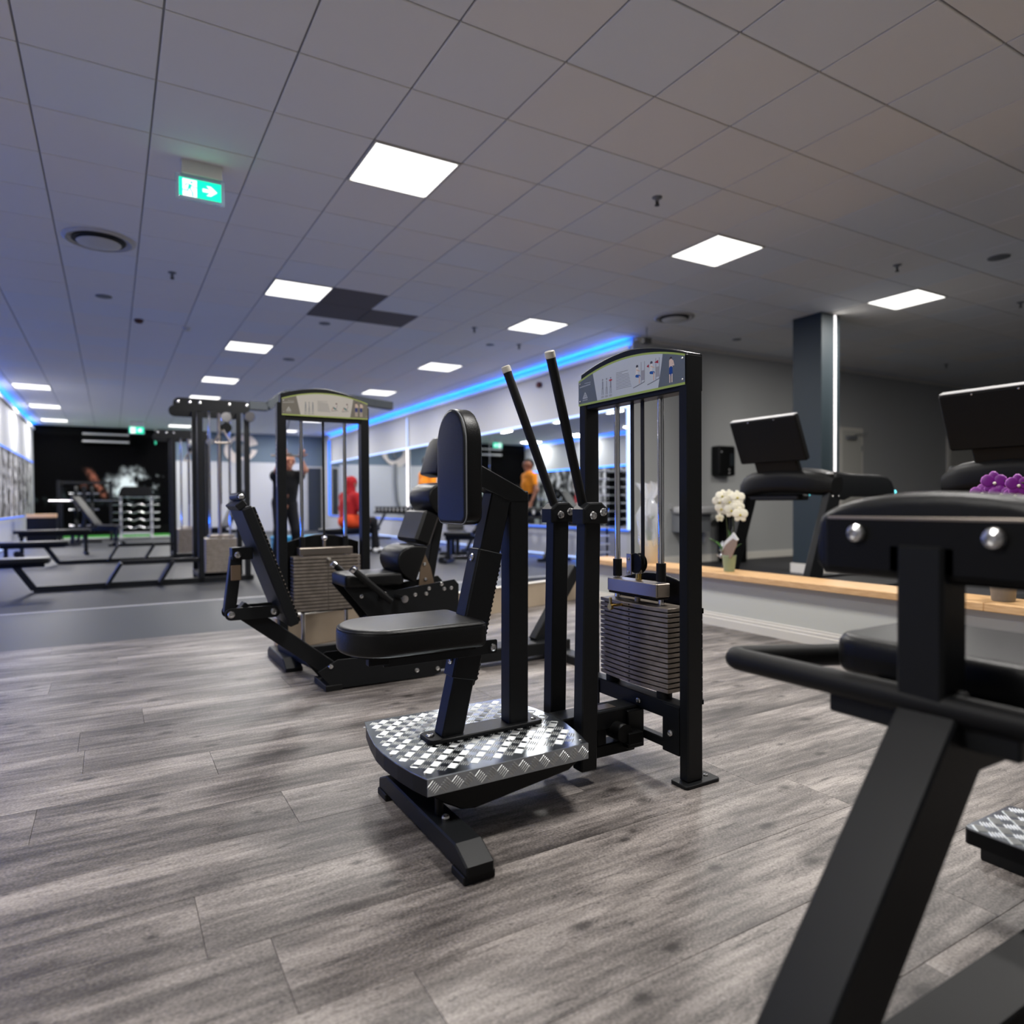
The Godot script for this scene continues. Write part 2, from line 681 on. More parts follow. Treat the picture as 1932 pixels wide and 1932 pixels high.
func wood_picture() -> ImageTexture:
	# eight boards of grey oak, one under the other, grain along x
	var w := 2048
	var h := 1024
	var broad := noise_field(32, 200, 0.05, 3)
	var streak := noise_field(96, 1024, 0.06, 5, 4)
	var fine := noise_field(512, 1024, 0.33, 9, 2)
	var warp := noise_field(40, 160, 0.05, 21, 2)
	var crack := noise_field(44, 700, 0.07, 61, 3)
	for im in [broad, streak, fine, warp, crack]:
		im.resize(w, h, Image.INTERPOLATE_CUBIC)
	var a := broad.get_data()
	var b := streak.get_data()
	var c := fine.get_data()
	var d := warp.get_data()
	var e := crack.get_data()
	# knots: a few on each board, the grain flows round them
	var r := RandomNumberGenerator.new()
	r.seed = 5
	var knots := []
	for k in 8:
		var list := []
		for q in 4:
			list.append(Vector3(r.randf_range(40, w - 40), k * 128 + r.randf_range(18, 110), r.randf_range(4.0, 10.0)))
		knots.append(list)
	var out := PackedByteArray()
	out.resize(w * h * 3)
	var tone := [0.02, 0.09, -0.09, 0.04, -0.04, 0.1, -0.06, 0.05]
	var dark := Vector3(0.2, 0.185, 0.18) * 255.0
	var light := Vector3(0.655, 0.625, 0.605) * 255.0
	for y in h:
		var tn: float = tone[y >> 7] + 0.55
		var near: Array = knots[y >> 7]
		for x in w:
			var i := y * w + x
			var lift := 0.0
			var spot := 0.0
			for k in near:
				var dx: float = (x - k.x) * 0.22
				if absf(dx) < 60.0:
					var dy: float = y - k.y
					var q: float = (dx * dx + dy * dy) / (k.z * k.z)
					if q < 40.0:
						lift += exp(-q * 0.12) * k.z * signf(dy)
						spot += exp(-q * 1.3)
			var v := (y + lift) * 0.34 + d[i] * 0.3 + (y >> 7) * 2.0
			var vein := sin(v)
			var line := maxf(0.0, 1.0 - absf(e[i] - 118.0 + lift * 2.0) / 5.0) * 0.42 * clampf((a[i] - 60) / 90.0, 0.0, 1.0)
			var t := tn + (a[i] - 128) * 0.0026 + (b[i] - 128) * 0.0021 + (c[i] - 128) * 0.0022 + vein * 0.035 - line - spot * 0.6
			t = clampf(t, 0.0, 1.0)
			var q3 := dark.lerp(light, t)
			out[i * 3] = int(q3.x)
			out[i * 3 + 1] = int(q3.y)
			out[i * 3 + 2] = int(q3.z)
	return picture(Image.create_from_data(w, h, false, Image.FORMAT_RGB8, out))


func mural_picture(kind: int) -> ImageTexture:
	# 0: burst of white dust and an arm on black; 1: black and white upright strokes
	var w := 512 if kind == 0 else 1024
	var h := 320 if kind == 0 else 160
	var a := noise_field(w, h, 0.012, 40, 5).get_data()
	var b := noise_field(w, h, 0.03, 44, 4).get_data()
	var im := Image.create(w, h, false, Image.FORMAT_RGB8)
	for y in h:
		for x in w:
			var i := y * w + x
			var u := float(x) / w
			var v := float(y) / h
			var n := (a[i] - 128) / 128.0
			var m := (b[i] - 128) / 128.0
			if kind == 0:
				var dx := (u - 0.665 - m * 0.05) / 0.16
				var dy := (v - 0.53 - n * 0.08 + (u - 0.66) * 0.15) / 0.15
				var burst := clampf(1.25 - sqrt(dx * dx + dy * dy) + n * 0.9 + m * 0.3, 0.0, 1.0)
				var arm_at := 0.37 + (v - 0.36) * 0.42
				var arm := clampf(1.0 - absf(u - arm_at - m * 0.012) / 0.05, 0.0, 1.0) * clampf((v - 0.34) * 12.0, 0.0, 1.0) * clampf((0.74 - v) * 12.0, 0.0, 1.0)
				var fist := clampf(1.0 - Vector2((u - 0.34) / 0.06, (v - 0.56) / 0.06).length() + n * 0.4, 0.0, 1.0)
				var low := clampf(1.0 - absf(v - 0.72 + n * 0.1) / 0.1, 0.0, 1.0) * clampf(m + n + 0.1, 0.0, 1.0) * 0.5
				var col := Vector3(0.012, 0.014, 0.017).lerp(Vector3(0.86, 0.9, 0.9), burst)
				col = col.lerp(Vector3(0.56, 0.34, 0.27), clampf(arm * 1.2 + fist, 0.0, 1.0) * clampf(0.75 + m * 0.8, 0.0, 1.0))
				col = col.lerp(Vector3(0.4, 0.48, 0.5), low)
				im.set_pixel(x, y, Color(col.x, col.y, col.z))
			else:
				var s := sin(u * 96.0 + n * 3.0) * 0.6 + sin(u * 41.0 + m * 2.0) * 0.5
				var g := clampf(0.4 + s * 0.62 + m * 0.5, 0.02, 0.85)
				im.set_pixel(x, y, Color(g, g, g * 1.02))
	return picture(im)


func strip_label() -> ImageTexture:
	# a narrow label with raised pale letter shapes, too small in the photograph to read
	var im := Image.create(64, 384, false, Image.FORMAT_RGBA8)
	im.fill(Color(0.16, 0.16, 0.17))
	im.fill_rect(Rect2i(48, 0, 10, 260), Color(0.7, 0.66, 0.6))
	for k in 7:
		stroke(im, flat([14, 20 + k * 34, 40, 26 + k * 34, 16, 38 + k * 34]), 7, Color(0.66, 0.63, 0.58))
	for k in 20:
		var t := TAU * k / 20
		disc(im, Vector2(32 + cos(t) * 17, 322 + sin(t) * 46), 6, Color(0.72, 0.68, 0.62))
	return picture(im)


func materials() -> void:
	M.frame = mat(Color(0.08, 0.086, 0.094), 0.42, 0.0, 0.33)
	M.frame.normal_enabled = true
	M.frame.normal_texture = bump_tex(0.25)
	M.frame.normal_scale = 0.12
	M.frame.uv1_triplanar = true
	M.frame.uv1_scale = Vector3.ONE * 12.0
	M.black = mat(Color(0.035, 0.037, 0.04), 0.5, 0.0, 0.3)
	M.vinyl = mat(Color(0.06, 0.062, 0.066), 0.36, 0.0, 0.36)
	M.vinyl.normal_enabled = true
	M.vinyl.normal_texture = bump_tex(0.12)
	M.vinyl.normal_scale = 0.25
	M.vinyl.uv1_triplanar = true
	M.vinyl.uv1_scale = Vector3.ONE * 10.0
	M.rubber = mat(Color(0.05, 0.052, 0.056), 0.55, 0.0, 0.36)
	M.belt = mat(Color(0.05, 0.05, 0.055), 0.75)
	M.chrome = mat(Color(0.85, 0.85, 0.86), 0.1, 1.0)
	M.bolt = mat(Color(0.8, 0.8, 0.8), 0.25, 1.0)
	M.steel = mat(Color(0.66, 0.62, 0.58), 0.32, 0.95)
	M.plate = mat(Color(0.62, 0.58, 0.54), 0.38, 0.5)
	tri_tex(M.plate, noise_tex(0.04, Color(0.8, 0.8, 0.8), Color(1, 1, 1), 128), 3.0)
	M.brass = mat(Color(0.85, 0.72, 0.42), 0.22, 1.0)
	M.alu = mat(Color(0.66, 0.69, 0.72), 0.24, 1.0)
	M.alu_bar = mat(Color(0.82, 0.83, 0.83), 0.4, 1.0)
	M.cap = mat(Color(0.72, 0.7, 0.66), 0.45)
	M.tan = mat(Color(0.47, 0.4, 0.33), 0.45, 0.3)
	M.tile = []
	for c in [Color(0.925, 0.92, 0.908), Color(0.93, 0.92, 0.9), Color(0.915, 0.92, 0.92), Color(0.937, 0.92, 0.893)]:
		var t := mat(c, 0.9)
		t.normal_enabled = true
		t.normal_texture = bump_tex(0.4)
		t.normal_scale = 0.3
		t.uv1_triplanar = true
		t.uv1_scale = Vector3.ONE * 6.0
		M.tile.append(t)
	M.tile_dark = mat(Color(0.41, 0.39, 0.38), 0.9)
	M.grid = mat(Color(0.58, 0.58, 0.58), 0.6)
	M.plaster = mat(Color(0.88, 0.88, 0.88), 0.8)
	M.wall_white = mat(Color(0.7, 0.705, 0.72), 0.7)
	M.wall_grey = mat(Color(0.67, 0.675, 0.67), 0.75)
	M.wall_low = mat(Color(0.78, 0.785, 0.755), 0.7)
	M.wall_blue = mat(Color(0.36, 0.42, 0.48), 0.75)
	M.wall_black = mat(Color(0.022, 0.024, 0.027), 0.8, 0.0, 0.2)
	M.trim = mat(Color(0.86, 0.845, 0.81), 0.5)
	M.door = mat(Color(0.78, 0.775, 0.74), 0.55)
	M.door_dark = mat(Color(0.09, 0.12, 0.14), 0.4)
	M.column = mat(Color(0.13, 0.18, 0.205), 0.55)
	M.mirror = mat(Color(0.86, 0.88, 0.88), 0.015, 1.0)
	M.vinyl_floor = mat(Color(0.24, 0.255, 0.27), 0.48, 0.0, 0.4)
	M.rubber_floor = mat(Color(0.9, 0.9, 0.9), 0.55)
	tri_tex(M.rubber_floor, noise_tex(0.09, Color(0.13, 0.138, 0.148), Color(0.215, 0.227, 0.24), 256, 5), 1.3)
	M.rubber_dark = mat(Color(0.9, 0.9, 0.9), 0.6)
	tri_tex(M.rubber_dark, noise_tex(0.12, Color(0.15, 0.15, 0.16), Color(0.24, 0.24, 0.25), 256, 5), 1.3)
	M.kerb = mat(Color(0.9, 0.9, 0.9), 0.6)
	tri_tex(M.kerb, noise_tex(0.02, Color(0.72, 0.65, 0.56), Color(0.8, 0.73, 0.64), 128), 1.0)
	M.wood = mat(Color(1, 1, 1), 0.45)
	M.wood.albedo_texture = wood_picture()
	M.joint = mat(Color(0.26, 0.24, 0.24), 0.8)
	M.pine = mat(Color(0.97, 0.95, 0.93), 0.4)
	var pt := noise_tex(0.05, Color(0.82, 0.65, 0.45), Color(0.93, 0.79, 0.6), 256)
	tri_tex(M.pine, pt, 1.0)
	M.pine.uv1_scale = Vector3(6.0, 6.0, 0.7)
	M.board0 = mat(Color(1, 1, 1), 0.3)
	M.board0.albedo_texture = placard(0, Color(0.75, 0.78, 0.8), Color(0.38, 0.41, 0.43), Color(0.62, 0.7, 0.34))
	M.board1 = mat(Color(1, 1, 1), 0.3)
	M.board1.albedo_texture = placard(1, Color(0.82, 0.8, 0.77), Color(0.5, 0.48, 0.44), Color(0.68, 0.74, 0.42))
	M.label = mat(Color(1, 1, 1), 0.4)
	M.label.albedo_texture = strip_label()
	M.exit = mat(Color(0.1, 0.1, 0.1), 0.4)
	M.exit.emission_enabled = true
	M.exit.emission_texture = exit_picture()
	M.exit.emission = Color.BLACK
	M.exit.emission_energy_multiplier = 1.6
	M.clear = mat(Color(0.75, 0.88, 0.95, 0.25), 0.08)
	M.clear.transparency = BaseMaterial3D.TRANSPARENCY_ALPHA
	M.panel = glow(Color(1.0, 0.99, 0.97), 2.2)
	M.led_blue = glow(Color(0.0, 0.42, 1.0), 1.1)
	M.led_pale = glow(Color(0.66, 0.77, 1.0), 1.1)
	M.led_white = glow(Color(1.0, 0.98, 0.98), 1.5)
	M.led_cyan = glow(Color(0.45, 0.95, 1.0), 1.6)
	M.fitting = mat(Color(0.8, 0.79, 0.76), 0.5)
	M.fitting_dark = mat(Color(0.12, 0.12, 0.12), 0.5)
	M.brown = mat(Color(0.3, 0.17, 0.13), 0.5)
	M.red = mat(Color(0.62, 0.035, 0.07), 0.85)
	M.orange = mat(Color(0.95, 0.55, 0.06), 0.85)
	M.orange2 = mat(Color(0.85, 0.28, 0.07), 0.8)
	M.cloth_black = mat(Color(0.045, 0.047, 0.055), 0.9)
	M.skin = mat(Color(0.6, 0.39, 0.29), 0.6)
	M.skin_pale = mat(Color(0.72, 0.5, 0.4), 0.6)
	M.hair = mat(Color(0.07, 0.05, 0.045), 0.7)
	M.white = mat(Color(0.85, 0.85, 0.84), 0.5)
	M.leaf = mat(Color(0.19, 0.36, 0.1), 0.45)
	M.leaf.backlight_enabled = true
	M.leaf.backlight = Color(0.1, 0.16, 0.03)
	M.leaf_brown = mat(Color(0.25, 0.14, 0.1), 0.6)
	M.stem = mat(Color(0.24, 0.27, 0.13), 0.5)
	M.stick = mat(Color(0.12, 0.13, 0.11), 0.6)
	M.petal = mat(Color(0.93, 0.91, 0.83), 0.55)
	M.petal.backlight_enabled = true
	M.petal.backlight = Color(0.35, 0.34, 0.28)
	M.petal_heart = mat(Color(0.78, 0.72, 0.22), 0.5)
	M.petal_violet = mat(Color(0.42, 0.04, 0.48), 0.5)
	M.petal_rim = mat(Color(0.72, 0.42, 0.75), 0.5)
	M.pot = mat(Color(0.57, 0.65, 0.54), 0.5)
	M.pot_cream = mat(Color(0.8, 0.74, 0.64), 0.55)
	M.pot_grey = mat(Color(0.5, 0.49, 0.47), 0.55)
	M.foil = mat(Color(0.85, 0.86, 0.88), 0.25, 0.85)
	M.paper = mat(Color(0.55, 0.47, 0.41), 0.6)
	M.film = mat(Color(0.95, 0.97, 1.0, 0.3), 0.12)
	M.film.transparency = BaseMaterial3D.TRANSPARENCY_ALPHA
	M.teal = mat(Color(0.05, 0.5, 0.68), 0.6)
	M.turf = mat(Color(0.16, 0.5, 0.13), 0.9)
	M.mural = mat(Color(1, 1, 1), 0.85, 0.0, 0.15)
	M.mural.albedo_texture = mural_picture(0)
	M.mural_strokes = mat(Color(1, 1, 1), 0.6)
	M.mural_strokes.albedo_texture = mural_picture(1)
	M.emblem = mat(Color(0.82, 0.78, 0.75), 0.6)
	M.exit_edge = glow(Color(0.0, 0.55, 0.42), 0.35)
	M.beam = mat(Color(0.2, 0.225, 0.25), 0.5)
	M.grey = mat(Color(0.45, 0.46, 0.47), 0.5)
	M.light_grey = mat(Color(0.68, 0.68, 0.68), 0.5)


# ------------------------------------------------------------------ lamps
func ceiling_lights() -> void:
	var nth := ["first", "second", "third", "fourth", "fifth", "sixth", "seventh", "eighth", "ninth"]
	for c in [[0, [27, 22, 17, 13, 8, 3, -2, -7], "in the row over the cable stations, %s from the black wall"], [5, [27, 22, 17, 13, 8, 3, -2, -7], "in the row beside the mirror wall, %s from the far end"], [10, [-2, -7], "in the row over the treadmills, %s from the grey wall"], [-5, [27, 22, 17, -7], "along the picture band wall, %s from the black wall"]]:
		for k in c[1].size():
			var j: int = c[1][k]
			var where: String = c[2] % nth[k] if "%s" in c[2] else c[2]
			var p := Vector3(GX + 0.6 * c[0] + 0.3, HC, GZ - 0.6 * j - 0.3)
			var t := thing("ceiling_light", "white light panel " + where, "ceiling light", p, "ceiling light panels")
			var st := ms()
			prism(st, rrect(0.575, 0.575, 0.05, 4), p + Vector3(0, -0.004, 0), Vector3.RIGHT, Vector3.BACK, Vector3.UP * 0.012)
			part(t, "diffuser", st, M.panel)
			st = ms()
			for s in [-1.0, 1.0]:
				bx(st, p.x + s * 0.2885 - 0.006, p.x + s * 0.2885 + 0.006, HC - 0.006, HC + 0.02, p.z - 0.294, p.z + 0.294, 0.001)
				bx(st, p.x - 0.282, p.x + 0.282, HC - 0.006, HC + 0.02, p.z + s * 0.2885 - 0.006, p.z + s * 0.2885 + 0.006, 0.001)
			part(t, "frame", st, M.fitting)
			area(t, p + Vector3(0, -0.012, 0), Vector3.DOWN, Vector2(0.56, 0.56), LAMP_WHITE, PANEL, Vector3.RIGHT)


func strip(label: String, a: Vector3, b: Vector3, towards: Vector3, m: Material, col: Color, energy: float, w := 0.02, trough := false) -> void:
	# a light strip: a thin profile on the wall, its glowing face and a light along it
	var t := thing("light_strip", label, "light strip", a)
	var d := (b - a).normalized()
	var n := towards.normalized()
	var st := ms()
	bar(st, a, b, w, 0.012, n, 0.002)
	part(t, "profile", st, M.fitting)
	st = ms()
	bar(st, a + n * 0.009 + d * 0.003, b + n * 0.009 - d * 0.003, w * 0.8, 0.008, n, 0.001)
	part(t, "glow", st, m)
	if trough:
		# lips on both sides keep the glow out of sight from below
		for s in [-1.0, 1.0]:
			st = ms()
			var side: Vector3 = d.cross(n).normalized() * s * (w * 0.5 + 0.003)
			bar(st, a + side + n * 0.02, b + side + n * 0.02, 0.005, 0.06, n, 0.001)
			part(t, "lip", st, M.plaster)
	if energy > 0.0:
		area(t, (a + b) * 0.5 + n * (0.052 if trough else 0.02), towards, Vector2((b - a).length(), w), col, energy, d)


func light_strips() -> void:
	# mirror wall: one in the ceiling recess, one over the mirrors, one under them, uprights between the mirrors
	strip("blue light strip under the ceiling along the mirror wall", Vector3(WX - 0.03, HC - 0.15, RZ - 0.05), Vector3(WX - 0.03, HC - 0.15, -22.3), Vector3(0, 1, 0), M.led_blue, LAMP_BLUE, BLUE * 15.0, 0.03, true)
	strip("pale blue light strip along the upper edge of the mirrors", Vector3(WX - 0.02, 2.21, RZ - 0.08), Vector3(WX - 0.02, 2.21, -22.2), Vector3(-1, 0, 0), M.led_pale, Color(0.45, 0.6, 1.0), BLUE * 3.0, 0.045)
	strip("blue light strip under the mirrors over the pale plinth", Vector3(WX - 0.02, 0.5, RZ - 0.08), Vector3(WX - 0.02, 0.5, -22.2), Vector3(-1, -0.5, 0), M.led_blue, LAMP_BLUE, BLUE * 4.0, 0.03)
	strip("blue light strip at floor level under the mirror wall", Vector3(WX - 0.02, 0.05, RZ - 0.08), Vector3(WX - 0.02, 0.05, -22.2), Vector3(-1, -0.2, 0), M.led_pale, LAMP_BLUE, BLUE * 4.0, 0.03)
	for v in [[-7.31, "upright white light strip at the corner end of the mirrors", M.led_pale, 0.09], [-15.45, "upright white light strip between two mirrors", M.led_white, 0.1], [-22.25, "wide upright blue light strip in the far corner of the mirror wall", M.led_blue, 0.3]]:
		strip(v[1], Vector3(WX - 0.03, 0.5, v[0]), Vector3(WX - 0.03, 2.19 if v[3] == 0.1 else 2.95, v[0]), Vector3(-1, 0, 0), v[2], LAMP_BLUE if v[3] > 0.2 else Color(0.6, 0.7, 1.0), BLUE * 0.5, v[3])
	strip("slim pale light strip on the wall above the white one between the mirrors", Vector3(WX - 0.03, 2.26, -15.45), Vector3(WX - 0.03, 2.95, -15.45), Vector3(-1, 0, 0), M.led_pale, Color(0.6, 0.7, 1.0), 0.0, 0.05)
	# the wall across: under the ceiling, over and under the picture band
	strip("blue light strip under the ceiling on the wall with the picture band", Vector3(LX + 0.03, HC - 0.15, -3.4), Vector3(LX + 0.03, HC - 0.15, FZ + 0.1), Vector3(0, 1, 0), M.led_blue, LAMP_BLUE, BLUE * 14.0, 0.03, true)
	strip("blue light strip along the upper edge of the picture band", Vector3(LX + 0.03, 2.06, -3.4), Vector3(LX + 0.03, 2.06, FZ + 0.6), Vector3(1, 0, 0), M.led_blue, LAMP_BLUE, BLUE * 4.0, 0.03)
	strip("blue light strip along the lower edge of the picture band", Vector3(LX + 0.03, 0.64, -3.4), Vector3(LX + 0.03, 0.64, FZ + 3.0), Vector3(1, -0.6, 0), M.led_blue, LAMP_BLUE, BLUE * 14.0, 0.03)
	strip("blue light strip at floor level under the picture band", Vector3(LX + 0.03, 0.05, -3.4), Vector3(LX + 0.03, 0.05, FZ + 3.0), Vector3(1, 0.1, 0), M.led_pale, LAMP_BLUE, BLUE * 4.0, 0.02)


# ------------------------------------------------------------------ walls, floor, ceiling
func shell() -> void:
	var w := struct("wall_left", "white wall with a black and white picture band between blue light strips")
	block(w, "wall_body", LX - 0.15, LX, 0.0, HC + 0.2, FZ - 0.15, 3.0, M.wall_white, 0.0)
	var st := ms()
	# picture band: one sheet with the print, repeated along the wall
	var z := 2.0
	while z > FZ + 0.6:
		var z1 := maxf(z - 6.0, FZ + 0.6)
		face(st, [Vector3(LX + 0.012, 0.66, z), Vector3(LX + 0.012, 0.66, z1), Vector3(LX + 0.012, 2.04, z1), Vector3(LX + 0.012, 2.04, z)], Vector3.RIGHT, -1, [Vector2(0, 1), Vector2((z - z1) / 6.0, 1), Vector2((z - z1) / 6.0, 0), Vector2(0, 0)])
		z = z1
	part(w, "picture_band", st, M.mural_strokes, "black and white picture of upright strokes")
	block(w, "picture_backing", LX, LX + 0.01, 0.66, 2.04, FZ + 0.6, 2.0, M.wall_black, 0.0)
	w = struct("wall_far", "black end wall with a picture of white dust beside a grey and white stretch")
	block(w, "wall_body", LX, WX, 0.0, HC + 0.2, FZ - 0.15, FZ, M.wall_blue, 0.0)
	block(w, "black_panel", LX, 1.55, 0.0, HC - 0.01, FZ, FZ + 0.03, M.wall_black, 0.0)
	st = ms()
	var zf := FZ + 0.034
	face(st, [Vector3(LX + 0.02, 0.3, zf), Vector3(1.5, 0.3, zf), Vector3(1.5, 2.9, zf), Vector3(LX + 0.02, 2.9, zf)], Vector3.BACK, -1, [Vector2(0, 1), Vector2(1, 1), Vector2(1, 0), Vector2(0, 0)])
	part(w, "picture", st, M.mural, "picture of a burst of white dust and a bent arm on black")
	block(w, "white_panel", 1.6, 5.6, 0.0, 2.23, FZ, FZ + 0.02, M.wall_white, 0.0)
	var d := struct("door_1", "dark door in the far wall beside the mirrors")
	block(d, "frame", 5.62, 6.18, 0.0, 2.13, FZ, FZ + 0.05, M.light_grey)
	block(d, "leaf", 5.68, 6.13, 0.0, 2.08, FZ + 0.05, FZ + 0.07, M.door_dark)
	w = struct("wall_right", "white wall that carries the mirrors")
	block(w, "wall_body", WX, WX + 0.15, 0.0, HC + 0.2, FZ, RZ - 0.15, M.wall_white, 0.0)
	w = struct("wall_recess", "plain grey wall behind the treadmills")
	block(w, "wall_body", WX, 17.0, 0.0, HC + 0.2, RZ - 0.15, RZ, M.wall_grey, 0.0)
	w = struct("wall_outer", "plain grey wall at the end of the treadmill area")
	block(w, "wall_body", 17.0, 17.15, 0.0, HC + 0.2, RZ - 0.15, 3.0, M.wall_grey, 0.0)
	w = struct("wall_near", "plain grey wall behind the camera")
	block(w, "wall_body", LX - 0.15, 17.15, 0.0, HC + 0.2, 3.0, 3.15, M.wall_grey, 0.0)
	var b := struct("trim_1", "pale moulding where the grey wall meets the ceiling")
	block(b, "moulding", WX + 0.02, 17.0, HC - 0.045, HC - 0.002, RZ, RZ + 0.04, M.trim)
	b = struct("baseboard_recess", "white baseboard along the grey wall")
	block(b, "board", WX + 0.02, 10.7, 0.0, 0.11, RZ, RZ + 0.016, M.trim)
	block(b, "board", 11.4, 14.1, 0.0, 0.11, RZ, RZ + 0.016, M.trim)


func floors() -> void:
	var f := struct("floor", "grey oak boards, dark vinyl strip and speckled rubber flooring")
	block(f, "subfloor", LX - 0.15, 17.15, -0.2, -0.014, FZ - 0.15, 3.15, M.joint, 0.0)
	# boards run along x; ends where the photograph shows them, else staggered
	var ends := {0: 0.447, 1: -0.2, 3: -0.094, 8: -0.27, 10: 0.02}
	var meshes := {}
	var row := -21
	var wide := 0.245
	while true:
		var z0 := -1.955 - wide * row
		var z1 := maxf(z0 - wide, -5.2)
		if z0 <= -5.19:
			break
		var x: float = (ends[row] if ends.has(row) else rng.randf_range(-1.0, 0.6))
		while x > LX:
			x -= 1.6
		while x < 3.9:
			var a := maxf(x, LX)
			var b := minf(x + 1.6, 3.9)
			if b - a > 0.02 and z0 < 2.99:
				var kind := rng.randi() % 8
				var key := [kind, snappedf(a - x, 0.001), snappedf(b - a, 0.001), snappedf(z0 - z1, 0.001)]
				if not meshes.has(key):
					meshes[key] = plank(kind, (a - x) / 1.6, b - a, z0 - z1)
				var p := put(f, "plank", meshes[key], M.wood)
				p.position = Vector3(a, 0, z0)
			x += 1.6
		row += 1
	O = Vector3.ZERO
	block(f, "vinyl_strip", LX, WX, -0.014, -0.001, -6.9, -5.2, M.vinyl_floor, 0.001, "dark grey glossy vinyl strip")
	block(f, "threshold", LX, WX, -0.014, 0.003, -6.95, -6.9, M.light_grey, 0.001, "pale threshold bar")
	block(f, "rubber_flooring", LX, WX, -0.014, 0.0, FZ, -6.95, M.rubber_floor, 0.0)
	block(f, "rubber_flooring", 3.9, 17.0, -0.014, -0.001, RZ, 3.0, M.rubber_dark, 0.0)


func plank(kind: int, from: float, len: float, wide: float) -> ArrayMesh:
	# a board with eased edges; its grain is strip number kind of the wood picture
	O = Vector3.ZERO
	var st := ms()
	var e := 0.0006
	var y0 := -0.0008
	var xs := [0.0004, 0.0004 + e, len - 0.0004 - e, len - 0.0004]
	var zs := [-0.0004, -0.0004 - e, -wide + 0.0004 + e, -wide + 0.0004]
	var v0 := (kind + 0.02) / 8.0
	var uv := func(p: Vector3) -> Vector2: return Vector2(from + p.x / 1.6, v0 + 0.12 * clampf(-p.z / 0.245, 0.0, 1.0))
	var quads := []
	var top := [Vector3(xs[1], 0, zs[1]), Vector3(xs[2], 0, zs[1]), Vector3(xs[2], 0, zs[2]), Vector3(xs[1], 0, zs[2])]
	var rim := [Vector3(xs[0], y0, zs[0]), Vector3(xs[3], y0, zs[0]), Vector3(xs[3], y0, zs[3]), Vector3(xs[0], y0, zs[3])]
	quads.append([top, Vector3.UP])
	for i in 4:
		var j := (i + 1) % 4
		var out: Vector3 = (rim[i] + rim[j]) * 0.5 - Vector3(len * 0.5, -0.5, -wide * 0.5)
		quads.append([[top[i], top[j], rim[j], rim[i]], out + Vector3.UP])
		quads.append([[rim[i], rim[j], rim[j] + Vector3.DOWN * 0.012, rim[i] + Vector3.DOWN * 0.012], Vector3(out.x, 0, out.z)])
	for q in quads:
		var t := []
		for p in q[0]:
			t.append(uv.call(p))
		face(st, q[0], q[1], -1, t)
	st.generate_normals()
	return st.commit()


func ceiling() -> void:
	var c := struct("ceiling", "suspended ceiling of square white tiles")
	block(c, "slab", LX - 0.15, 17.15, HC + 0.09, HC + 0.24, FZ - 0.15, 3.15, M.plaster, 0.0)
	# plain boards along the two long walls, over the blue strips
	block(c, "border_board", 5.645, WX, HC - 0.003, HC + 0.09, FZ, RZ - 0.02, M.plaster, 0.0)
	block(c, "border_board", LX, -1.572, HC - 0.003, HC + 0.09, FZ, 3.0, M.plaster, 0.0)
	block(c, "border_board", 5.645, 17.0, HC - 0.003, HC + 0.09, RZ - 0.02, -7.1, M.plaster, 0.0)
	block(c, "border_board", 16.44, 17.0, HC - 0.003, HC + 0.09, -7.1, 3.0, M.plaster, 0.0)
	block(c, "border_board", -1.572, 16.44, HC - 0.003, HC + 0.09, 2.505, 3.0, M.plaster, 0.0)
	var taken := {}
	for o in get_children():
		if String(o.name).begins_with("ceiling_light"):
			taken[Vector2i(roundi((o.position.x - GX - 0.3) / 0.6), roundi((GZ - o.position.z - 0.3) / 0.6))] = true
	var cells := []
	for i in range(-5, 26):
		for j in range(-13, 30):
			var x := GX + 0.6 * i + 0.3
			var z := GZ - 0.6 * j - 0.3
			if taken.has(Vector2i(i, j)) or (z < RZ - 0.1 and x > 5.7) or (z < -7.2 and x > 5.7) or x > 16.44:
				continue
			var q := Vector3(x, HC, z)
			# distance from the middle of the view decides which tiles are single pieces
			var ahead := Vector2(x, -z).dot(Vector2(sin(0.531), cos(0.531)))
			var side := Vector2(x, -z).dot(Vector2(cos(0.531), -sin(0.531)))
			var seen := ahead > 2.6 and absf(side) < ahead * 0.8 + 0.3
			cells.append([(0.0 if seen else 100.0) + ahead, q, i, j])
	cells.sort_custom(func(a, b): return a[0] < b[0])
	O = Vector3.ZERO
	var st := ms()
	cbox(st, Vector3(0, 0.009, 0), Vector3(0.59, 0.018, 0.59), Basis.IDENTITY, 0.003)
	st.generate_normals()
	var tile := st.commit()
	var rest := ms()
	for k in cells.size():
		var q: Array = cells[k]
		var dark: bool = [[1, 3], [1, 4], [2, 4]].has([q[2], q[3]])
		if k < 300 or dark:
			var kind: int = (q[2] * 7 + q[3] * 13 + (q[2] * q[3]) % 5 + 400) % 4
			var t := put(c, "tile", tile, M.tile_dark if dark else M.tile[kind], "dark brown tile" if dark else "")
			t.position = q[1]
		else:
			bx(rest, q[1].x - 0.295, q[1].x + 0.295, HC, HC + 0.018, q[1].z - 0.295, q[1].z + 0.295, 0.0)
	var r := part(c, "far_tiles", rest, M.tile[0])
	r.set_meta("kind", "stuff")
	# the metal grid that carries the tiles, a little above their faces
	for i in range(-5, 27):
		var x := GX + 0.6 * i
		var z1 := -7.1 if x > 5.6 else FZ
		if x < 16.4:
			block(c, "grid_runner", x - 0.012, x + 0.012, HC + 0.01, HC + 0.03, z1, 2.5, M.grid, 0.0)
	for j in range(-13, 31):
		var z := GZ - 0.6 * j
		var x1 := 5.63 if z < -7.09 else 16.4
		block(c, "grid_runner", -1.56, x1, HC + 0.011, HC + 0.028, z - 0.012, z + 0.012, M.grid, 0.0)
	O = Vector3.ZERO


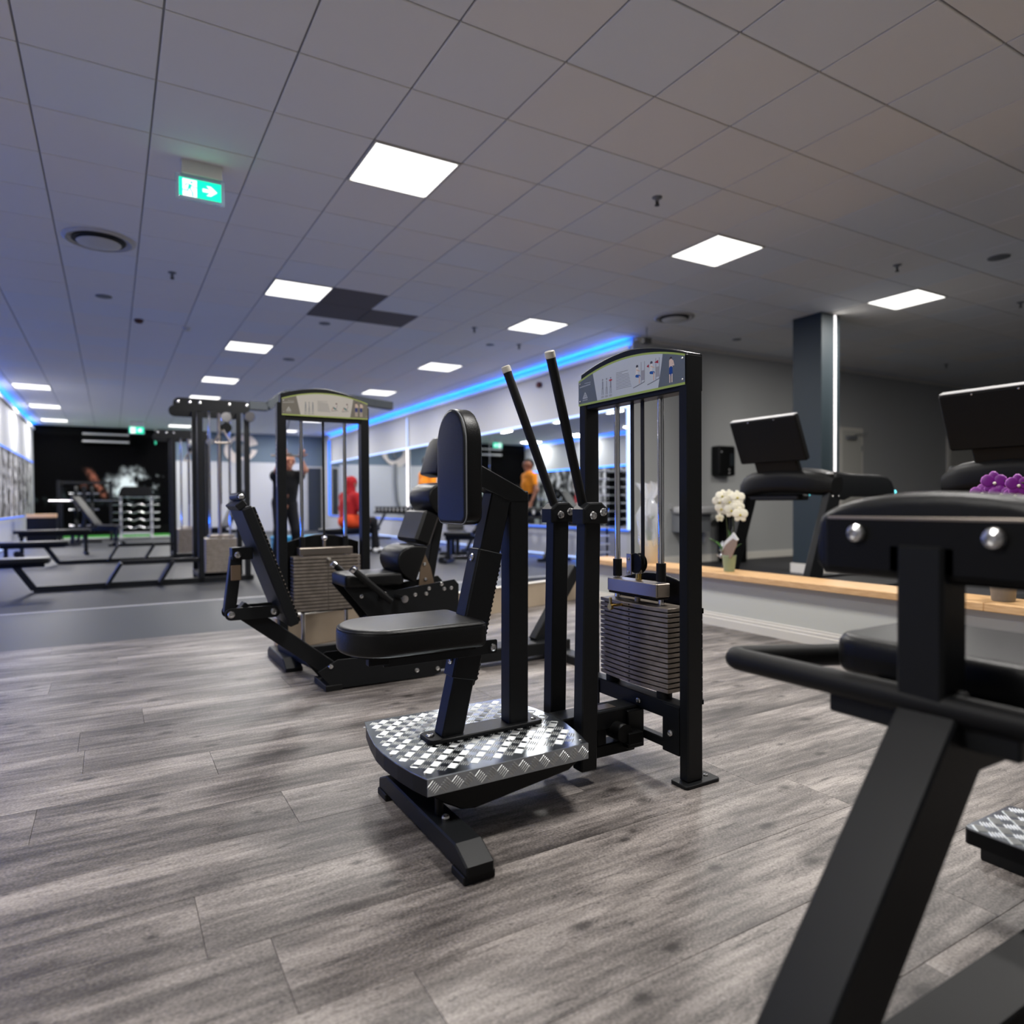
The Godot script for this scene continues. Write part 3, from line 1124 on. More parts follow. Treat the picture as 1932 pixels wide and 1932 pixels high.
func mirror_wall() -> void:
	for m in [[-7.37, -11.35, "large wall mirror nearest the corner of the grey wall"], [-11.37, -15.38, "large wall mirror beside the white light strip, towards the grey wall"], [-15.52, -22.05, "large wall mirror between the white light strip and the far corner"]]:
		var t := thing("wall_mirror", m[2], "mirror", Vector3(WX, 0.53, m[0]))
		var st := ms()
		bx(st, WX - 0.012, WX - 0.002, 0.53, 2.18, m[1], m[0], 0.002)
		part(t, "glass", st, M.mirror)


# ------------------------------------------------------------------ the grey wall and what hangs on it
func recess() -> void:
	for k in 2:
		var x: float = [10.76, 14.2][k]
		var d := struct("door_%d" % (k + 2), ["white door with a closer beside the dark column", "white door behind the treadmill with the large screen"][k])
		block(d, "frame", x - 0.05, x + 0.62 + 0.3 * k, 0.0, 2.15, RZ, RZ + 0.04, M.trim)
		block(d, "leaf", x, x + 0.55 + 0.3 * k, 0.0, 2.09, RZ + 0.04, RZ + 0.055, M.door)
		if k == 0:
			block(d, "door_closer", x + 0.1, x + 0.34, 1.94, 2.0, RZ + 0.055, RZ + 0.12, M.grey)
			beam(d, "closer_arm", Vector3(x + 0.3, 2.02, RZ + 0.1), Vector3(x + 0.66, 2.06, RZ + 0.1), 0.02, 0.012, M.grey)
			for y in [0.3, 1.1, 1.75]:
				rod(d, "hinge", Vector3(x + 0.555, y, RZ + 0.058), Vector3(x + 0.555, y + 0.1, RZ + 0.058), 0.011, M.grey, 8)
	var t := thing("paper_dispenser", "black wall dispenser with a dark window on the grey wall", "dispenser", Vector3(7.86, 1.27, RZ))
	var st := ms()
	prism(st, rrect(0.34, 0.44, 0.03), Vector3(7.86, 1.49, RZ), Vector3.RIGHT, Vector3.UP, Vector3(0, 0, 0.16), 0.02, 3, 1)
	part(t, "housing", st, M.black)
	block(t, "window", 7.92, 8.0, 1.42, 1.6, RZ + 0.157, RZ + 0.163, M.door_dark)
	block(t, "outlet", 7.74, 7.98, 1.265, 1.285, RZ + 0.02, RZ + 0.12, M.rubber)
	for q in [[7.74, 1.62], [7.9, 1.36], [7.9, 1.31]]:
		block(t, "mark", q[0] - 0.012, q[0] + 0.012, q[1] - 0.012, q[1] + 0.012, RZ + 0.157, RZ + 0.162, M.light_grey)
	t = thing("wash_basin", "grey wash basin on the grey wall under the dispenser", "basin", Vector3(7.25, 0.5, RZ))
	st = ms()
	prism(st, rrect(0.8, 0.46, 0.1), Vector3(7.25, 0.72, RZ + 0.25), Vector3.RIGHT, Vector3.BACK, Vector3(0, 0.1, 0), 0.03, 3, 1)
	part(t, "bowl", st, M.light_grey)
	block(t, "splash_back", 6.86, 7.64, 0.78, 0.86, RZ, RZ + 0.02, M.light_grey)
	block(t, "cabinet", 6.9, 7.3, 0.46, 0.73, RZ, RZ + 0.36, M.grey)
	rod(t, "drain_pipe", Vector3(7.4, 0.72, RZ + 0.15), Vector3(7.4, 0.3, RZ + 0.15), 0.03, M.light_grey)
	t = thing("waste_bin", "tall black waste bin against the grey wall", "bin", Vector3(7.86, 0, RZ + 0.25))
	st = ms()
	prism(st, rrect(0.34, 0.3, 0.06), Vector3(7.86, 0, RZ + 0.25), Vector3.RIGHT, Vector3.BACK, Vector3(0, 0.66, 0), 0.015, 2, 1)
	part(t, "body", st, M.black)
	st = ms()
	prism(st, rrect(0.36, 0.32, 0.07), Vector3(7.86, 0.66, RZ + 0.25), Vector3.RIGHT, Vector3.BACK, Vector3(0, 0.05, 0), 0.02, 2, 1)
	part(t, "lid", st, M.rubber)
	t = thing("square_column", "dark slate square column with an upright white light strip", "column", Vector3(7.5, 0, -5.35))
	block(t, "shaft", 7.33, 7.68, 0.12, HC, -5.57, -5.17, M.column, 0.006)
	block(t, "plinth", 7.31, 7.7, 0.0, 0.12, -5.59, -5.15, M.trim)
	block(t, "light_strip", 7.565, 7.6, 0.12, HC - 0.01, -5.17, -5.158, M.led_white)
	area(t, Vector3(7.58, 1.6, -5.14), Vector3.BACK, Vector2(3.0, 0.03), LAMP_WHITE, 0.25, Vector3.UP)


func low_wall() -> void:
	var w := struct("wall_low", "low pale wall in front of the treadmills")
	block(w, "wall_body", 3.76, 3.9, 0.0, 0.35, -5.0, 2.99, M.wall_low, 0.002)
	var l := struct("trim_2", "oiled pine ledge on top of the low wall")
	var z := 2.99
	while z > -5.0:
		var z1 := maxf(z - 2.35, -5.02)
		block(l, "ledge_board", 3.68, 3.98, 0.35, 0.392, z1 + 0.0006, z, M.pine, 0.004)
		z = z1
	var b := struct("baseboard_low", "white moulded baseboard along the low wall")
	var st := ms()
	prism(st, flat([0.0, 0.0, 0.018, 0.0, 0.018, 0.055, 0.012, 0.06, 0.013, 0.075, 0.006, 0.08, 0.006, 0.092, 0.0, 0.095]), Vector3(3.76, 0, -5.0), Vector3.LEFT, Vector3.UP, Vector3(0, 0, 7.9))
	part(b, "board", st, M.trim)
	# the low beige kerb that runs from behind the leg press to the low wall
	w = struct("wall_kerb", "low beige kerb board with light painted white along its top")
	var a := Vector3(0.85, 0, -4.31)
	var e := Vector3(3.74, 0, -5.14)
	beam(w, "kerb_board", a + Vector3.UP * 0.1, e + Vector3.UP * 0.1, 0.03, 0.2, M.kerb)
	beam(w, "kerb_top_sheen", a + Vector3.UP * 0.206, e + Vector3.UP * 0.206, 0.05, 0.012, M.trim)  # white colour imitates light reflecting off the top of the beige board


# ------------------------------------------------------------------ machines
func board(t: Node3D, o: Vector3, u: Vector3, n: Vector3, wide: float, tall: float, m: Material) -> void:
	# the arched instruction board: o lower corner, u along its lower edge, n towards the reader
	var st := ms()
	var back := ms()
	var k := 20
	for i in k:
		var a := float(i) / k
		var b := float(i + 1) / k
		var q := [o + u * (a * wide), o + u * (b * wide), o + u * (b * wide) + Vector3.UP * (arch(b) * tall), o + u * (a * wide) + Vector3.UP * (arch(a) * tall)]
		face(st, q, n, -1, [Vector2(a, 1), Vector2(b, 1), Vector2(b, 1.0 - arch(b)), Vector2(a, 1.0 - arch(a))])
		for s in 4:
			q[s] -= n * 0.004
		face(back, q, -n)
		face(back, [q[2], q[3], q[3] + n * 0.004, q[2] + n * 0.004], Vector3.UP)
		face(back, [q[0], q[1], q[1] + n * 0.004, q[0] + n * 0.004], Vector3.DOWN)
	var p := part(t, "instruction_board", st, m, "printed instruction board with lime rims, diagrams and an emblem")
	part(p, "backing", back, M.light_grey)
	for s in [0.02, 0.98]:
		for h in [0.12, 0.6]:
			bolt(t, o + u * (s * wide) + Vector3.UP * (h * tall), n, 0.004, 0.003)


func header(t: Node3D, o: Vector3, u: Vector3, n: Vector3, wide: float, tall: float, deep: float) -> void:
	# the arched cap over the uprights, behind the board
	var poly := [Vector2(0, -0.016), Vector2(wide, -0.016)]
	for i in 21:
		var a := 1.0 - i / 20.0
		poly.append(Vector2(a * wide, arch(a) * tall + 0.026 - 0.022 * maxf(0.0, 2.0 * a - 1.0)))
	var st := ms()
	prism(st, poly, o - n * 0.006, u, Vector3.UP, -n * deep, 0.003)
	part(t, "header", st, M.frame)


func weight_stack(t: Node3D, c: Vector3, u: Vector3, n: Vector3, wide: float, deep: float, count: int, pitch: float, bow: float) -> float:
	# plates lying on one another: c middle of the lower front edge; returns the height of the top
	for k in count:
		var st := ms()
		var poly := []
		for i in 9:
			var a := i / 8.0 * 2.0 - 1.0
			poly.append(Vector2(a * wide * 0.5, bow * (1.0 - a * a)))
		poly.append(Vector2(wide * 0.5, -deep))
		poly.append(Vector2(-wide * 0.5, -deep))
		prism(st, poly, c + Vector3.UP * (k * pitch), u, n, Vector3.UP * (pitch - pitch * 0.25), 0.0012)
		var p := part(t, "weight_plate", st, M.plate)
		st = ms()
		cyl(st, c + n * (bow + 0.0002) + Vector3.UP * ((k + 0.4) * pitch) - n * 0.002, c + n * (bow + 0.0006) + Vector3.UP * ((k + 0.4) * pitch), 0.0032, 8)
		part(p, "pin_hole", st, M.black)
		if k == count - 1:
			break
		st = ms()
		prism(st, inset(poly, 0.012), c + Vector3.UP * (k * pitch + pitch * 0.75), u, n, Vector3.UP * (pitch * 0.24))
		part(p, "spacer", st, M.black)
	return c.y + count * pitch


func row_machine() -> void:
	var t := thing("row_machine", "black chest supported row machine with a diamond plate footboard and tall handles", "gym machine", Vector3(1.1, 0, -1.845))
	var zc := -1.845
	var V := func(x: float, y: float, z := 0.0) -> Vector3: return Vector3(x, y, zc + z)
	# tower
	for s in [1.0, -1.0]:
		var z: float = zc + s * 0.265
		block(t, "upright", 1.552, 1.617, 0.012, 1.36, z - 0.02, z + 0.02, M.frame, 0.004)
		var st := ms()
		prism(st, rrect(0.15, 0.075, 0.012, 3), Vector3(1.602, 0, z), Vector3.RIGHT, Vector3.BACK, Vector3.UP * 0.012, 0.002)
		part(t, "foot_plate", st, M.frame)
		bolt(t, Vector3(1.648, 0.012, z), Vector3.UP, 0.008, 0.005)
	header(t, Vector3(1.553, 1.264, zc - 0.283), Vector3.BACK, Vector3.LEFT, 0.566, 0.138, 0.062)
	board(t, Vector3(1.5485, 1.264, zc - 0.283), Vector3.BACK, Vector3.LEFT, 0.562, 0.138, M.board0)
	for z in [-0.117, 0.113]:
		rod(t, "guide_rod", V.call(1.6, 0.2, z), V.call(1.6, 1.27, z), 0.0105, M.chrome, 18)
		rod(t, "rod_sleeve", V.call(1.6, 0.628, z), V.call(1.6, 0.69, z), 0.0165, M.rubber, 18)
	for z in [-0.032, 0.022]:
		var st := ms()
		bx(st, 1.598, 1.6015, 0.68, 1.29, zc + z - 0.009, zc + z + 0.009, 0.001)
		part(t, "pull_belt", st, M.belt)
	var pw := ms()
	lathe(pw, [[0.006, -0.014], [0.034, -0.014], [0.036, -0.011], [0.03, -0.008], [0.03, 0.008], [0.036, 0.011], [0.034, 0.014], [0.006, 0.014]], V.call(1.6, 0.682, -0.005), 24, Vector3.RIGHT, -1)
	var pulley := part(t, "pulley", pw, M.black)
	var st2 := ms()
	bar(st2, V.call(1.58, 0.64, -0.028), V.call(1.58, 0.715, -0.028), 0.005, 0.026, Vector3.BACK, 0.001)
	part(pulley, "pulley_cheek", st2, M.steel)
	bolt(pulley, V.call(1.577, 0.696, -0.028), Vector3.LEFT, 0.006, 0.004)
	bolt(pulley, V.call(1.577, 0.65, -0.028), Vector3.LEFT, 0.006, 0.004)
	rod(t, "top_stem", V.call(1.6, 0.62, 0.0), V.call(1.6, 0.662, 0.0), 0.012, M.brass)
	rod(t, "stem_nut", V.call(1.6, 0.646, 0.0), V.call(1.6, 0.66, 0.0), 0.015, M.steel, 6)
	# stack
	var top := weight_stack(t, Vector3(1.56, 0.27, zc + 0.01), Vector3.BACK, Vector3.LEFT, 0.353, 0.09, 17, 0.0166, 0.014)
	st2 = ms()
	prism(st2, rrect(0.262, 0.062, 0.006, 3), Vector3(1.585, top + 0.026, zc + 0.01), Vector3.BACK, Vector3.RIGHT, Vector3.UP * 0.046, 0.0025)
	part(t, "head_plate", st2, M.steel)
	rod(t, "head_stem", V.call(1.585, top - 0.003, 0.01), V.call(1.585, top + 0.03, 0.01), 0.01, M.steel)
	block(t, "head_spacer", 1.557, 1.613, top + 0.018, top + 0.026, zc - 0.118, zc + 0.138, M.black)
	st2 = ms()
	cyl(st2, V.call(1.5, 0.537, -0.03), V.call(1.56, 0.537, -0.03), 0.005, 10)
	cyl(st2, V.call(1.492, 0.533, -0.03), V.call(1.502, 0.533, -0.03), 0.011, 12)
	bar(st2, V.call(1.497, 0.535, -0.03), V.call(1.497, 0.566, -0.03), 0.012, 0.008, Vector3.RIGHT, 0.002)
	part(t, "selector_pin", st2, M.brass)
	# low guard behind the stack and the perforated strip beside the upright
	st2 = ms()
	var arc := []
	for i in 13:
		var a := i / 12.0
		arc.append(Vector2(-0.22 + 0.44 * a, 0.3 + 0.045 * sin(PI * a)))
	arc.append_array(flat([0.22, 0.0, -0.22, 0.0]))
	prism(st2, arc, V.call(1.668, 0.3, 0.0), Vector3.BACK, Vector3.UP, Vector3.RIGHT * 0.012, 0.002)
	part(t, "stack_guard", st2, M.black)
	st2 = ms()
	bx(st2, 1.619, 1.631, 0.25, 0.545, zc + 0.262, zc + 0.272, 0.002)
	cyl(st2, Vector3(1.628, 0.248, zc + 0.267), Vector3(1.628, 0.262, zc + 0.267), 0.008, 10)
	cyl(st2, Vector3(1.628, 0.54, zc + 0.267), Vector3(1.628, 0.556, zc + 0.267), 0.008, 10)
	var strip_p := part(t, "perforated_strip", st2, M.black)
	for k in 6:
		st2 = ms()
		cyl(st2, Vector3(1.625, 0.29 + 0.046 * k, zc + 0.271), Vector3(1.625, 0.29 + 0.046 * k, zc + 0.2735), 0.0028, 8)
		part(strip_p, "hole_rim", st2, M.light_grey)
	# base of the tower
	block(t, "cross_beam", 1.556, 1.61, 0.19, 0.245, zc - 0.245, zc + 0.245, M.frame)
	block(t, "lower_cross_beam", 1.57, 1.6, 0.085, 0.115, zc - 0.245, zc + 0.245, M.frame)
	for z in [-0.13, 0.14]:
		rod(t, "rubber_bumper", V.call(1.588, 0.243, z), V.call(1.588, 0.271, z), 0.026, M.rubber)
	for s in [-1.0, 1.0]:
		block(t, "gusset_plate", 1.551, 1.557, 0.085, 0.24, zc + s * 0.245 - 0.0, zc + s * 0.17, M.frame, 0.001)
		bolt(t, V.call(1.551, 0.15, s * 0.208), Vector3.LEFT, 0.011, 0.009)
	bolt(t, V.call(1.556, 0.216, 0.048), Vector3.LEFT, 0.011, 0.009)
	block(t, "pivot_block", 1.5, 1.57, 0.06, 0.19, zc - 0.03, zc + 0.06, M.frame)
	rod(t, "pivot_roller", V.call(1.46, 0.13, -0.02), V.call(1.46, 0.13, 0.09), 0.03, M.rubber)
	block(t, "roller_mount", 1.47, 1.53, 0.09, 0.13, zc + 0.05, zc + 0.1, M.black)
	# spine from the tower to the footboard
	block(t, "main_beam", 1.24, 1.556, 0.138, 0.2, zc - 0.045, zc + 0.045, M.frame, 0.004)
	block(t, "lower_beam", 0.98, 1.556, 0.04, 0.082, zc - 0.03, zc + 0.03, M.frame, 0.004)
	block(t, "spine_web", 1.39, 1.43, 0.08, 0.14, zc - 0.03, zc + 0.03, M.frame)
	block(t, "spine_web", 1.24, 1.34, 0.08, 0.14, zc - 0.03, zc + 0.03, M.frame)
	block(t, "rating_plate", 1.4, 1.475, 0.2, 0.2012, zc - 0.02, zc + 0.025, M.steel, 0.0)
	# arms
	for s in [-1.0, 1.0]:
		var a: MeshInstance3D = beam(t, "swing_arm", V.call(1.296, 0.045, s * 0.088), V.call(1.316, 0.86, s * 0.088), 0.05, 0.062, M.frame, Vector3.LEFT)
		st2 = ms()
		prism(st2, flat([-0.047, -0.032, 0.05, -0.032, 0.05, 0.016, 0.026, 0.036, -0.024, 0.034, -0.047, 0.014]), V.call(1.318, 0.862, s * 0.09 - 0.033), Vector3.RIGHT, Vector3.UP, Vector3(0, 0, 0.066), 0.006, 2)
		var clamp := part(a, "handle_clamp", st2, M.frame)
		clamp.get_parent()
		bolt(a, V.call(1.307, 0.856, s * 0.09 + 0.033), Vector3.BACK, 0.0135, 0.008)
		bolt(a, V.call(1.346, 0.866, s * 0.09 + 0.033), Vector3.BACK, 0.0135, 0.008)
		var p0: Vector3 = V.call(1.306, 0.866, s * 0.078)
		var p1: Vector3 = V.call(1.14, 1.349, s * 0.132)
		rod(a, "handle", p0, p1 - (p1 - p0).normalized() * 0.018, 0.0148, M.rubber, 20)
		st2 = ms()
		cyl(st2, p1 - (p1 - p0).normalized() * 0.02, p1 + (p1 - p0).normalized() * 0.004, 0.0158, 20, -1.0, 0.003)
		part(a, "end_cap", st2, M.cap)
	rod(t, "arm_axle", V.call(1.297, 0.1, -0.09), V.call(1.297, 0.1, 0.09), 0.014, M.steel)
	# footboard
	var edge := flat([0.684, -0.245, 0.664, -0.15, 0.649, -0.055, 0.646, 0.02, 0.652, 0.11, 0.664, 0.19, 0.68, 0.252, 1.186, 0.252, 1.212, 0.17, 1.234, 0.07, 1.24, -0.02, 1.234, -0.1, 1.215, -0.2, 1.19, -0.27, 0.69, -0.27])
	st2 = ms()
	prism(st2, edge, V.call(0.0, 0.196, 0.0), Vector3.RIGHT, Vector3.BACK, Vector3.UP * 0.004, 0.001)
	var deck := part(t, "footboard", st2, M.alu, "bright diamond plate footboard")
	st2 = ms()
	prism(st2, inset(edge, 0.004), V.call(0.0, 0.15, 0.0), Vector3.RIGHT, Vector3.BACK, Vector3.UP * 0.046, 0.002)
	part(t, "footboard_frame", st2, M.frame)
	block(deck, "front_lip", 0.681, 1.186, 0.154, 0.2, zc + 0.252, zc + 0.256, M.alu, 0.001)
	var bars := ms()
	var hull := PackedVector2Array(inset(edge, 0.012))
	for i in range(0, 19):
		for j in range(0, 17):
			var c := Vector2(0.64 + 0.034 * i, -0.27 + 0.034 * j)
			var d := Vector2.from_angle(PI / 4 if (i + j) % 2 == 0 else -PI / 4)
			for k in 5:
				var q := c + d.orthogonal() * (k - 2) * 0.0062
				if Geometry2D.is_point_in_polygon(q + d * 0.014, hull) and Geometry2D.is_point_in_polygon(q - d * 0.014, hull):
					tread(bars, V.call(q.x, 0.2, q.y), Vector3(d.x, 0, d.y), Vector3.UP, 1.35)
	for i in 15:
		for k in 5:
			var d := Vector2.from_angle(PI / 4 if i % 2 == 0 else -PI / 4)
			var q := Vector2(0.698 + 0.0335 * i, 0.177) + d.orthogonal() * (k - 2) * 0.0066
			tread(bars, V.call(q.x, q.y, 0.256), Vector3(d.x, d.y, 0), Vector3.BACK, 1.25)
	var tb := part(deck, "tread_bars", bars, M.alu_bar)
	tb.set_meta("kind", "stuff")
	for q in [[0.69, 0.22], [0.672, -0.215], [1.18, 0.225], [0.66, 0.05], [1.19, -0.24], [1.0, 0.12], [1.06, 0.14]]:
		bolt(deck, V.call(q[0], 0.2, q[1]), Vector3.UP, 0.005, 0.003)
	st2 = ms()
	prism(st2, flat([0.75, 0.105, 0.8, 0.078, 0.84, 0.072, 1.15, 0.112, 1.21, 0.15, 0.69, 0.15]), V.call(0.0, 0.0, -0.21), Vector3.RIGHT, Vector3.UP, Vector3(0, 0, 0.42), 0.004)
	part(t, "under_beam", st2, M.frame)
	# front foot across
	st2 = ms()
	prism(st2, flat([-0.3, 0.02, -0.3, 0.05, -0.24, 0.075, 0.24, 0.075, 0.305, 0.045, 0.305, 0.02]), Vector3(0.705, 0.0, zc + 0.12), Vector3.BACK, Vector3.UP, Vector3(0.075, 0, 0), 0.004)
	var foot := part(t, "front_foot", st2, M.frame)
	for s in [-1.0, 1.0]:
		block(foot, "foot_pad", 0.7, 0.785, 0.0, 0.022, zc + 0.12 + s * 0.265 - 0.035, zc + 0.12 + s * 0.265 + 0.035, M.rubber)
	bolt(foot, Vector3(0.742, 0.075, zc + 0.23), Vector3.UP, 0.011, 0.012)
	rod(t, "foot_stud", Vector3(0.742, 0.07, zc + 0.19), Vector3(0.742, 0.155, zc + 0.19), 0.012, M.frame)
	rod(t, "foot_stud", Vector3(0.742, 0.07, zc - 0.08), Vector3(0.742, 0.155, zc - 0.08), 0.012, M.frame)
	bolt(t, Vector3(0.79, 0.149, zc + 0.2), Vector3.DOWN, 0.011, 0.012)
	# posts and mounting plate on the footboard
	st2 = ms()
	prism(st2, rrect(0.39, 0.092, 0.02, 3), V.call(0.975, 0.2, 0.0), Vector3.RIGHT, Vector3.BACK, Vector3.UP * 0.014, 0.003)
	part(t, "mounting_plate", st2, M.frame)
	bolt(t, V.call(0.8, 0.214, 0.0), Vector3.UP, 0.012, 0.007)
	bolt(t, V.call(1.145, 0.214, 0.02), Vector3.UP, 0.008, 0.005)
	beam(t, "seat_post", V.call(0.858, 0.205), V.call(1.032, 0.925), 0.058, 0.07, M.frame, Vector3.LEFT)
	beam(t, "rear_post", V.call(1.088, 0.21), V.call(1.094, 0.935), 0.058, 0.068, M.frame, Vector3.LEFT)
	st2 = ms()
	prism(st2, flat([1.128, 0.9, 1.128, 0.925, 1.1, 0.945, 0.925, 1.03, 0.925, 0.96, 1.06, 0.9]), V.call(0, 0, -0.03), Vector3.RIGHT, Vector3.UP, Vector3(0, 0, 0.06), 0.004)
	part(t, "pad_arm", st2, M.frame)
	# seat carriage that slides on the inclined post
	var d0: Vector3 = V.call(0.899, 0.375)
	var d1: Vector3 = V.call(0.99, 0.752)
	var car := ms()
	var along := (d1 - d0).normalized()
	var lat := along.cross(Vector3.BACK)
	for s in [-1.0, 1.0]:
		bar(car, d0 + Vector3(0, 0, s * 0.033), d1 + Vector3(0, 0, s * 0.033), 0.006, 0.08, lat)
		bar(car, d0 + lat * s * 0.0395, d1 + lat * s * 0.0395, 0.06, 0.005, lat)
	var carriage := part(t, "seat_carriage", car, M.frame)
	car = ms()
	bar(car, d0 + lat * 0.046 + along * -0.02, d1 + lat * 0.046 - along * 0.01, 0.02, 0.01, lat)
	for k in 26:
		var q := d0 + lat * 0.053 + along * (0.36 * k / 26.0)
		bar(car, q, q + along * 0.007, 0.018, 0.008, lat, 0.001)
	part(carriage, "toothed_rail", car, M.black)
	bolt(carriage, d0 - lat * 0.042 + along * 0.045, -lat, 0.012, 0.007)
	bolt(carriage, d1 - lat * 0.042 - along * 0.03, -lat, 0.012, 0.007)
	for s in [-1.0, 1.0]:
		st2 = ms()
		prism(st2, rrect(0.36, 0.042, 0.006, 3), V.call(0.823, 0.465, s * 0.042 - 0.003), Vector3.RIGHT, Vector3.UP, Vector3(0, 0, 0.006), 0.001)
		part(carriage, "seat_bracket", st2, M.frame)
	bolt(carriage, V.call(0.986, 0.463, 0.045), Vector3.BACK, 0.012, 0.012)
	bolt(carriage, V.call(0.986, 0.463, -0.045), Vector3.FORWARD, 0.012, 0.012)
	block(carriage, "seat_lever", 0.6, 0.66, 0.452, 0.482, zc + 0.02, zc + 0.05, M.black)
	# seat
	var so := []
	for k in 15:
		var a := PI / 2 + PI * k / 14.0
		so.append(Vector2(0.655 + cos(a) * 0.125, sin(a) * 0.138))
	for k in 5:
		so.append(Vector2(0.9, -0.113) + Vector2.from_angle(-PI / 2 + PI / 2 * k / 4.0) * 0.025)
	for k in 5:
		so.append(Vector2(0.9, 0.113) + Vector2.from_angle(PI / 2 * k / 4.0) * 0.025)
	st2 = ms()
	prism(st2, so, V.call(0, 0.488, 0), Vector3.RIGHT, Vector3.BACK, Vector3.UP * 0.074, 0.017, 4, 1)
	var seat := part(t, "seat", st2, M.vinyl)
	st2 = ms()
	tube(st2, loop3(inset(so, 0.003), V.call(0, 0.5535, 0), Vector3.RIGHT, Vector3.BACK), 0.0022, 6)
	part(seat, "piping", st2, M.black)
	st2 = ms()
	prism(st2, inset(so, 0.03), V.call(0, 0.48, 0), Vector3.RIGHT, Vector3.BACK, Vector3.UP * 0.009)
	part(seat, "seat_board", st2, M.black)
	# chest pad
	var co := []
	for k in 17:
		var a := PI * k / 16.0
		co.append(Vector2(cos(a) * 0.1, 0.235 + sin(a) * 0.108))
	for k in 5:
		co.append(Vector2(-0.068, 0.032) + Vector2.from_angle(PI + PI / 2 * k / 4.0) * 0.032)
	for k in 5:
		co.append(Vector2(0.068, 0.032) + Vector2.from_angle(PI * 1.5 + PI / 2 * k / 4.0) * 0.032)
	st2 = ms()
	prism(st2, co, V.call(0.87, 0.835, 0), Vector3.BACK, Vector3.UP, Vector3.RIGHT * 0.06, 0.014, 4, 1)
	var cp := part(t, "chest_pad", st2, M.vinyl)
	st2 = ms()
	tube(st2, loop3(inset(co, 0.0025), V.call(0.8765, 0.835, 0), Vector3.BACK, Vector3.UP), 0.0022, 6)
	part(cp, "piping", st2, M.grey)
	block(cp, "pad_plate", 0.93, 0.936, 0.93, 1.08, zc - 0.05, zc + 0.05, M.steel)


func loop3(p: Array, o: Vector3, u: Vector3, v: Vector3) -> Array:
	var q := []
	for a in p:
		q.append(o + u * a.x + v * a.y)
	q.append(q[0])
	return q


func tread(st: SurfaceTool, c: Vector3, d: Vector3, n: Vector3, big := 1.25) -> void:
	# one raised bar of the diamond plate
	var s := d.cross(n) * 0.0017 * big
	var e := d * 0.0105 * big
	var m := d * 0.007 * big
	var h := n * 0.0014 * big
	var b := n * -0.0002
	for q in [[c - m - s * 0.3 + h, c + m - s * 0.3 + h, c + m + s * 0.3 + h, c - m + s * 0.3 + h, n], [c - m - s * 0.3 + h, c + m - s * 0.3 + h, c + m - s + b, c - m - s + b, -s], [c - m + s * 0.3 + h, c + m + s * 0.3 + h, c + m + s + b, c - m + s + b, s]]:
		face(st, q.slice(0, 4), q[4] * 100.0 + n * 0.01)
	for g in [-1.0, 1.0]:
		var tip: Vector3 = c + e * g + b
		face(st, [c + m * g - s * 0.3 + h, c + m * g + s * 0.3 + h, tip], d * g + n)
		face(st, [c + m * g - s * 0.3 + h, c + m * g - s + b, tip], d * g - s * 300.0)
		face(st, [c + m * g + s * 0.3 + h, c + m * g + s + b, tip], d * g + s * 300.0)


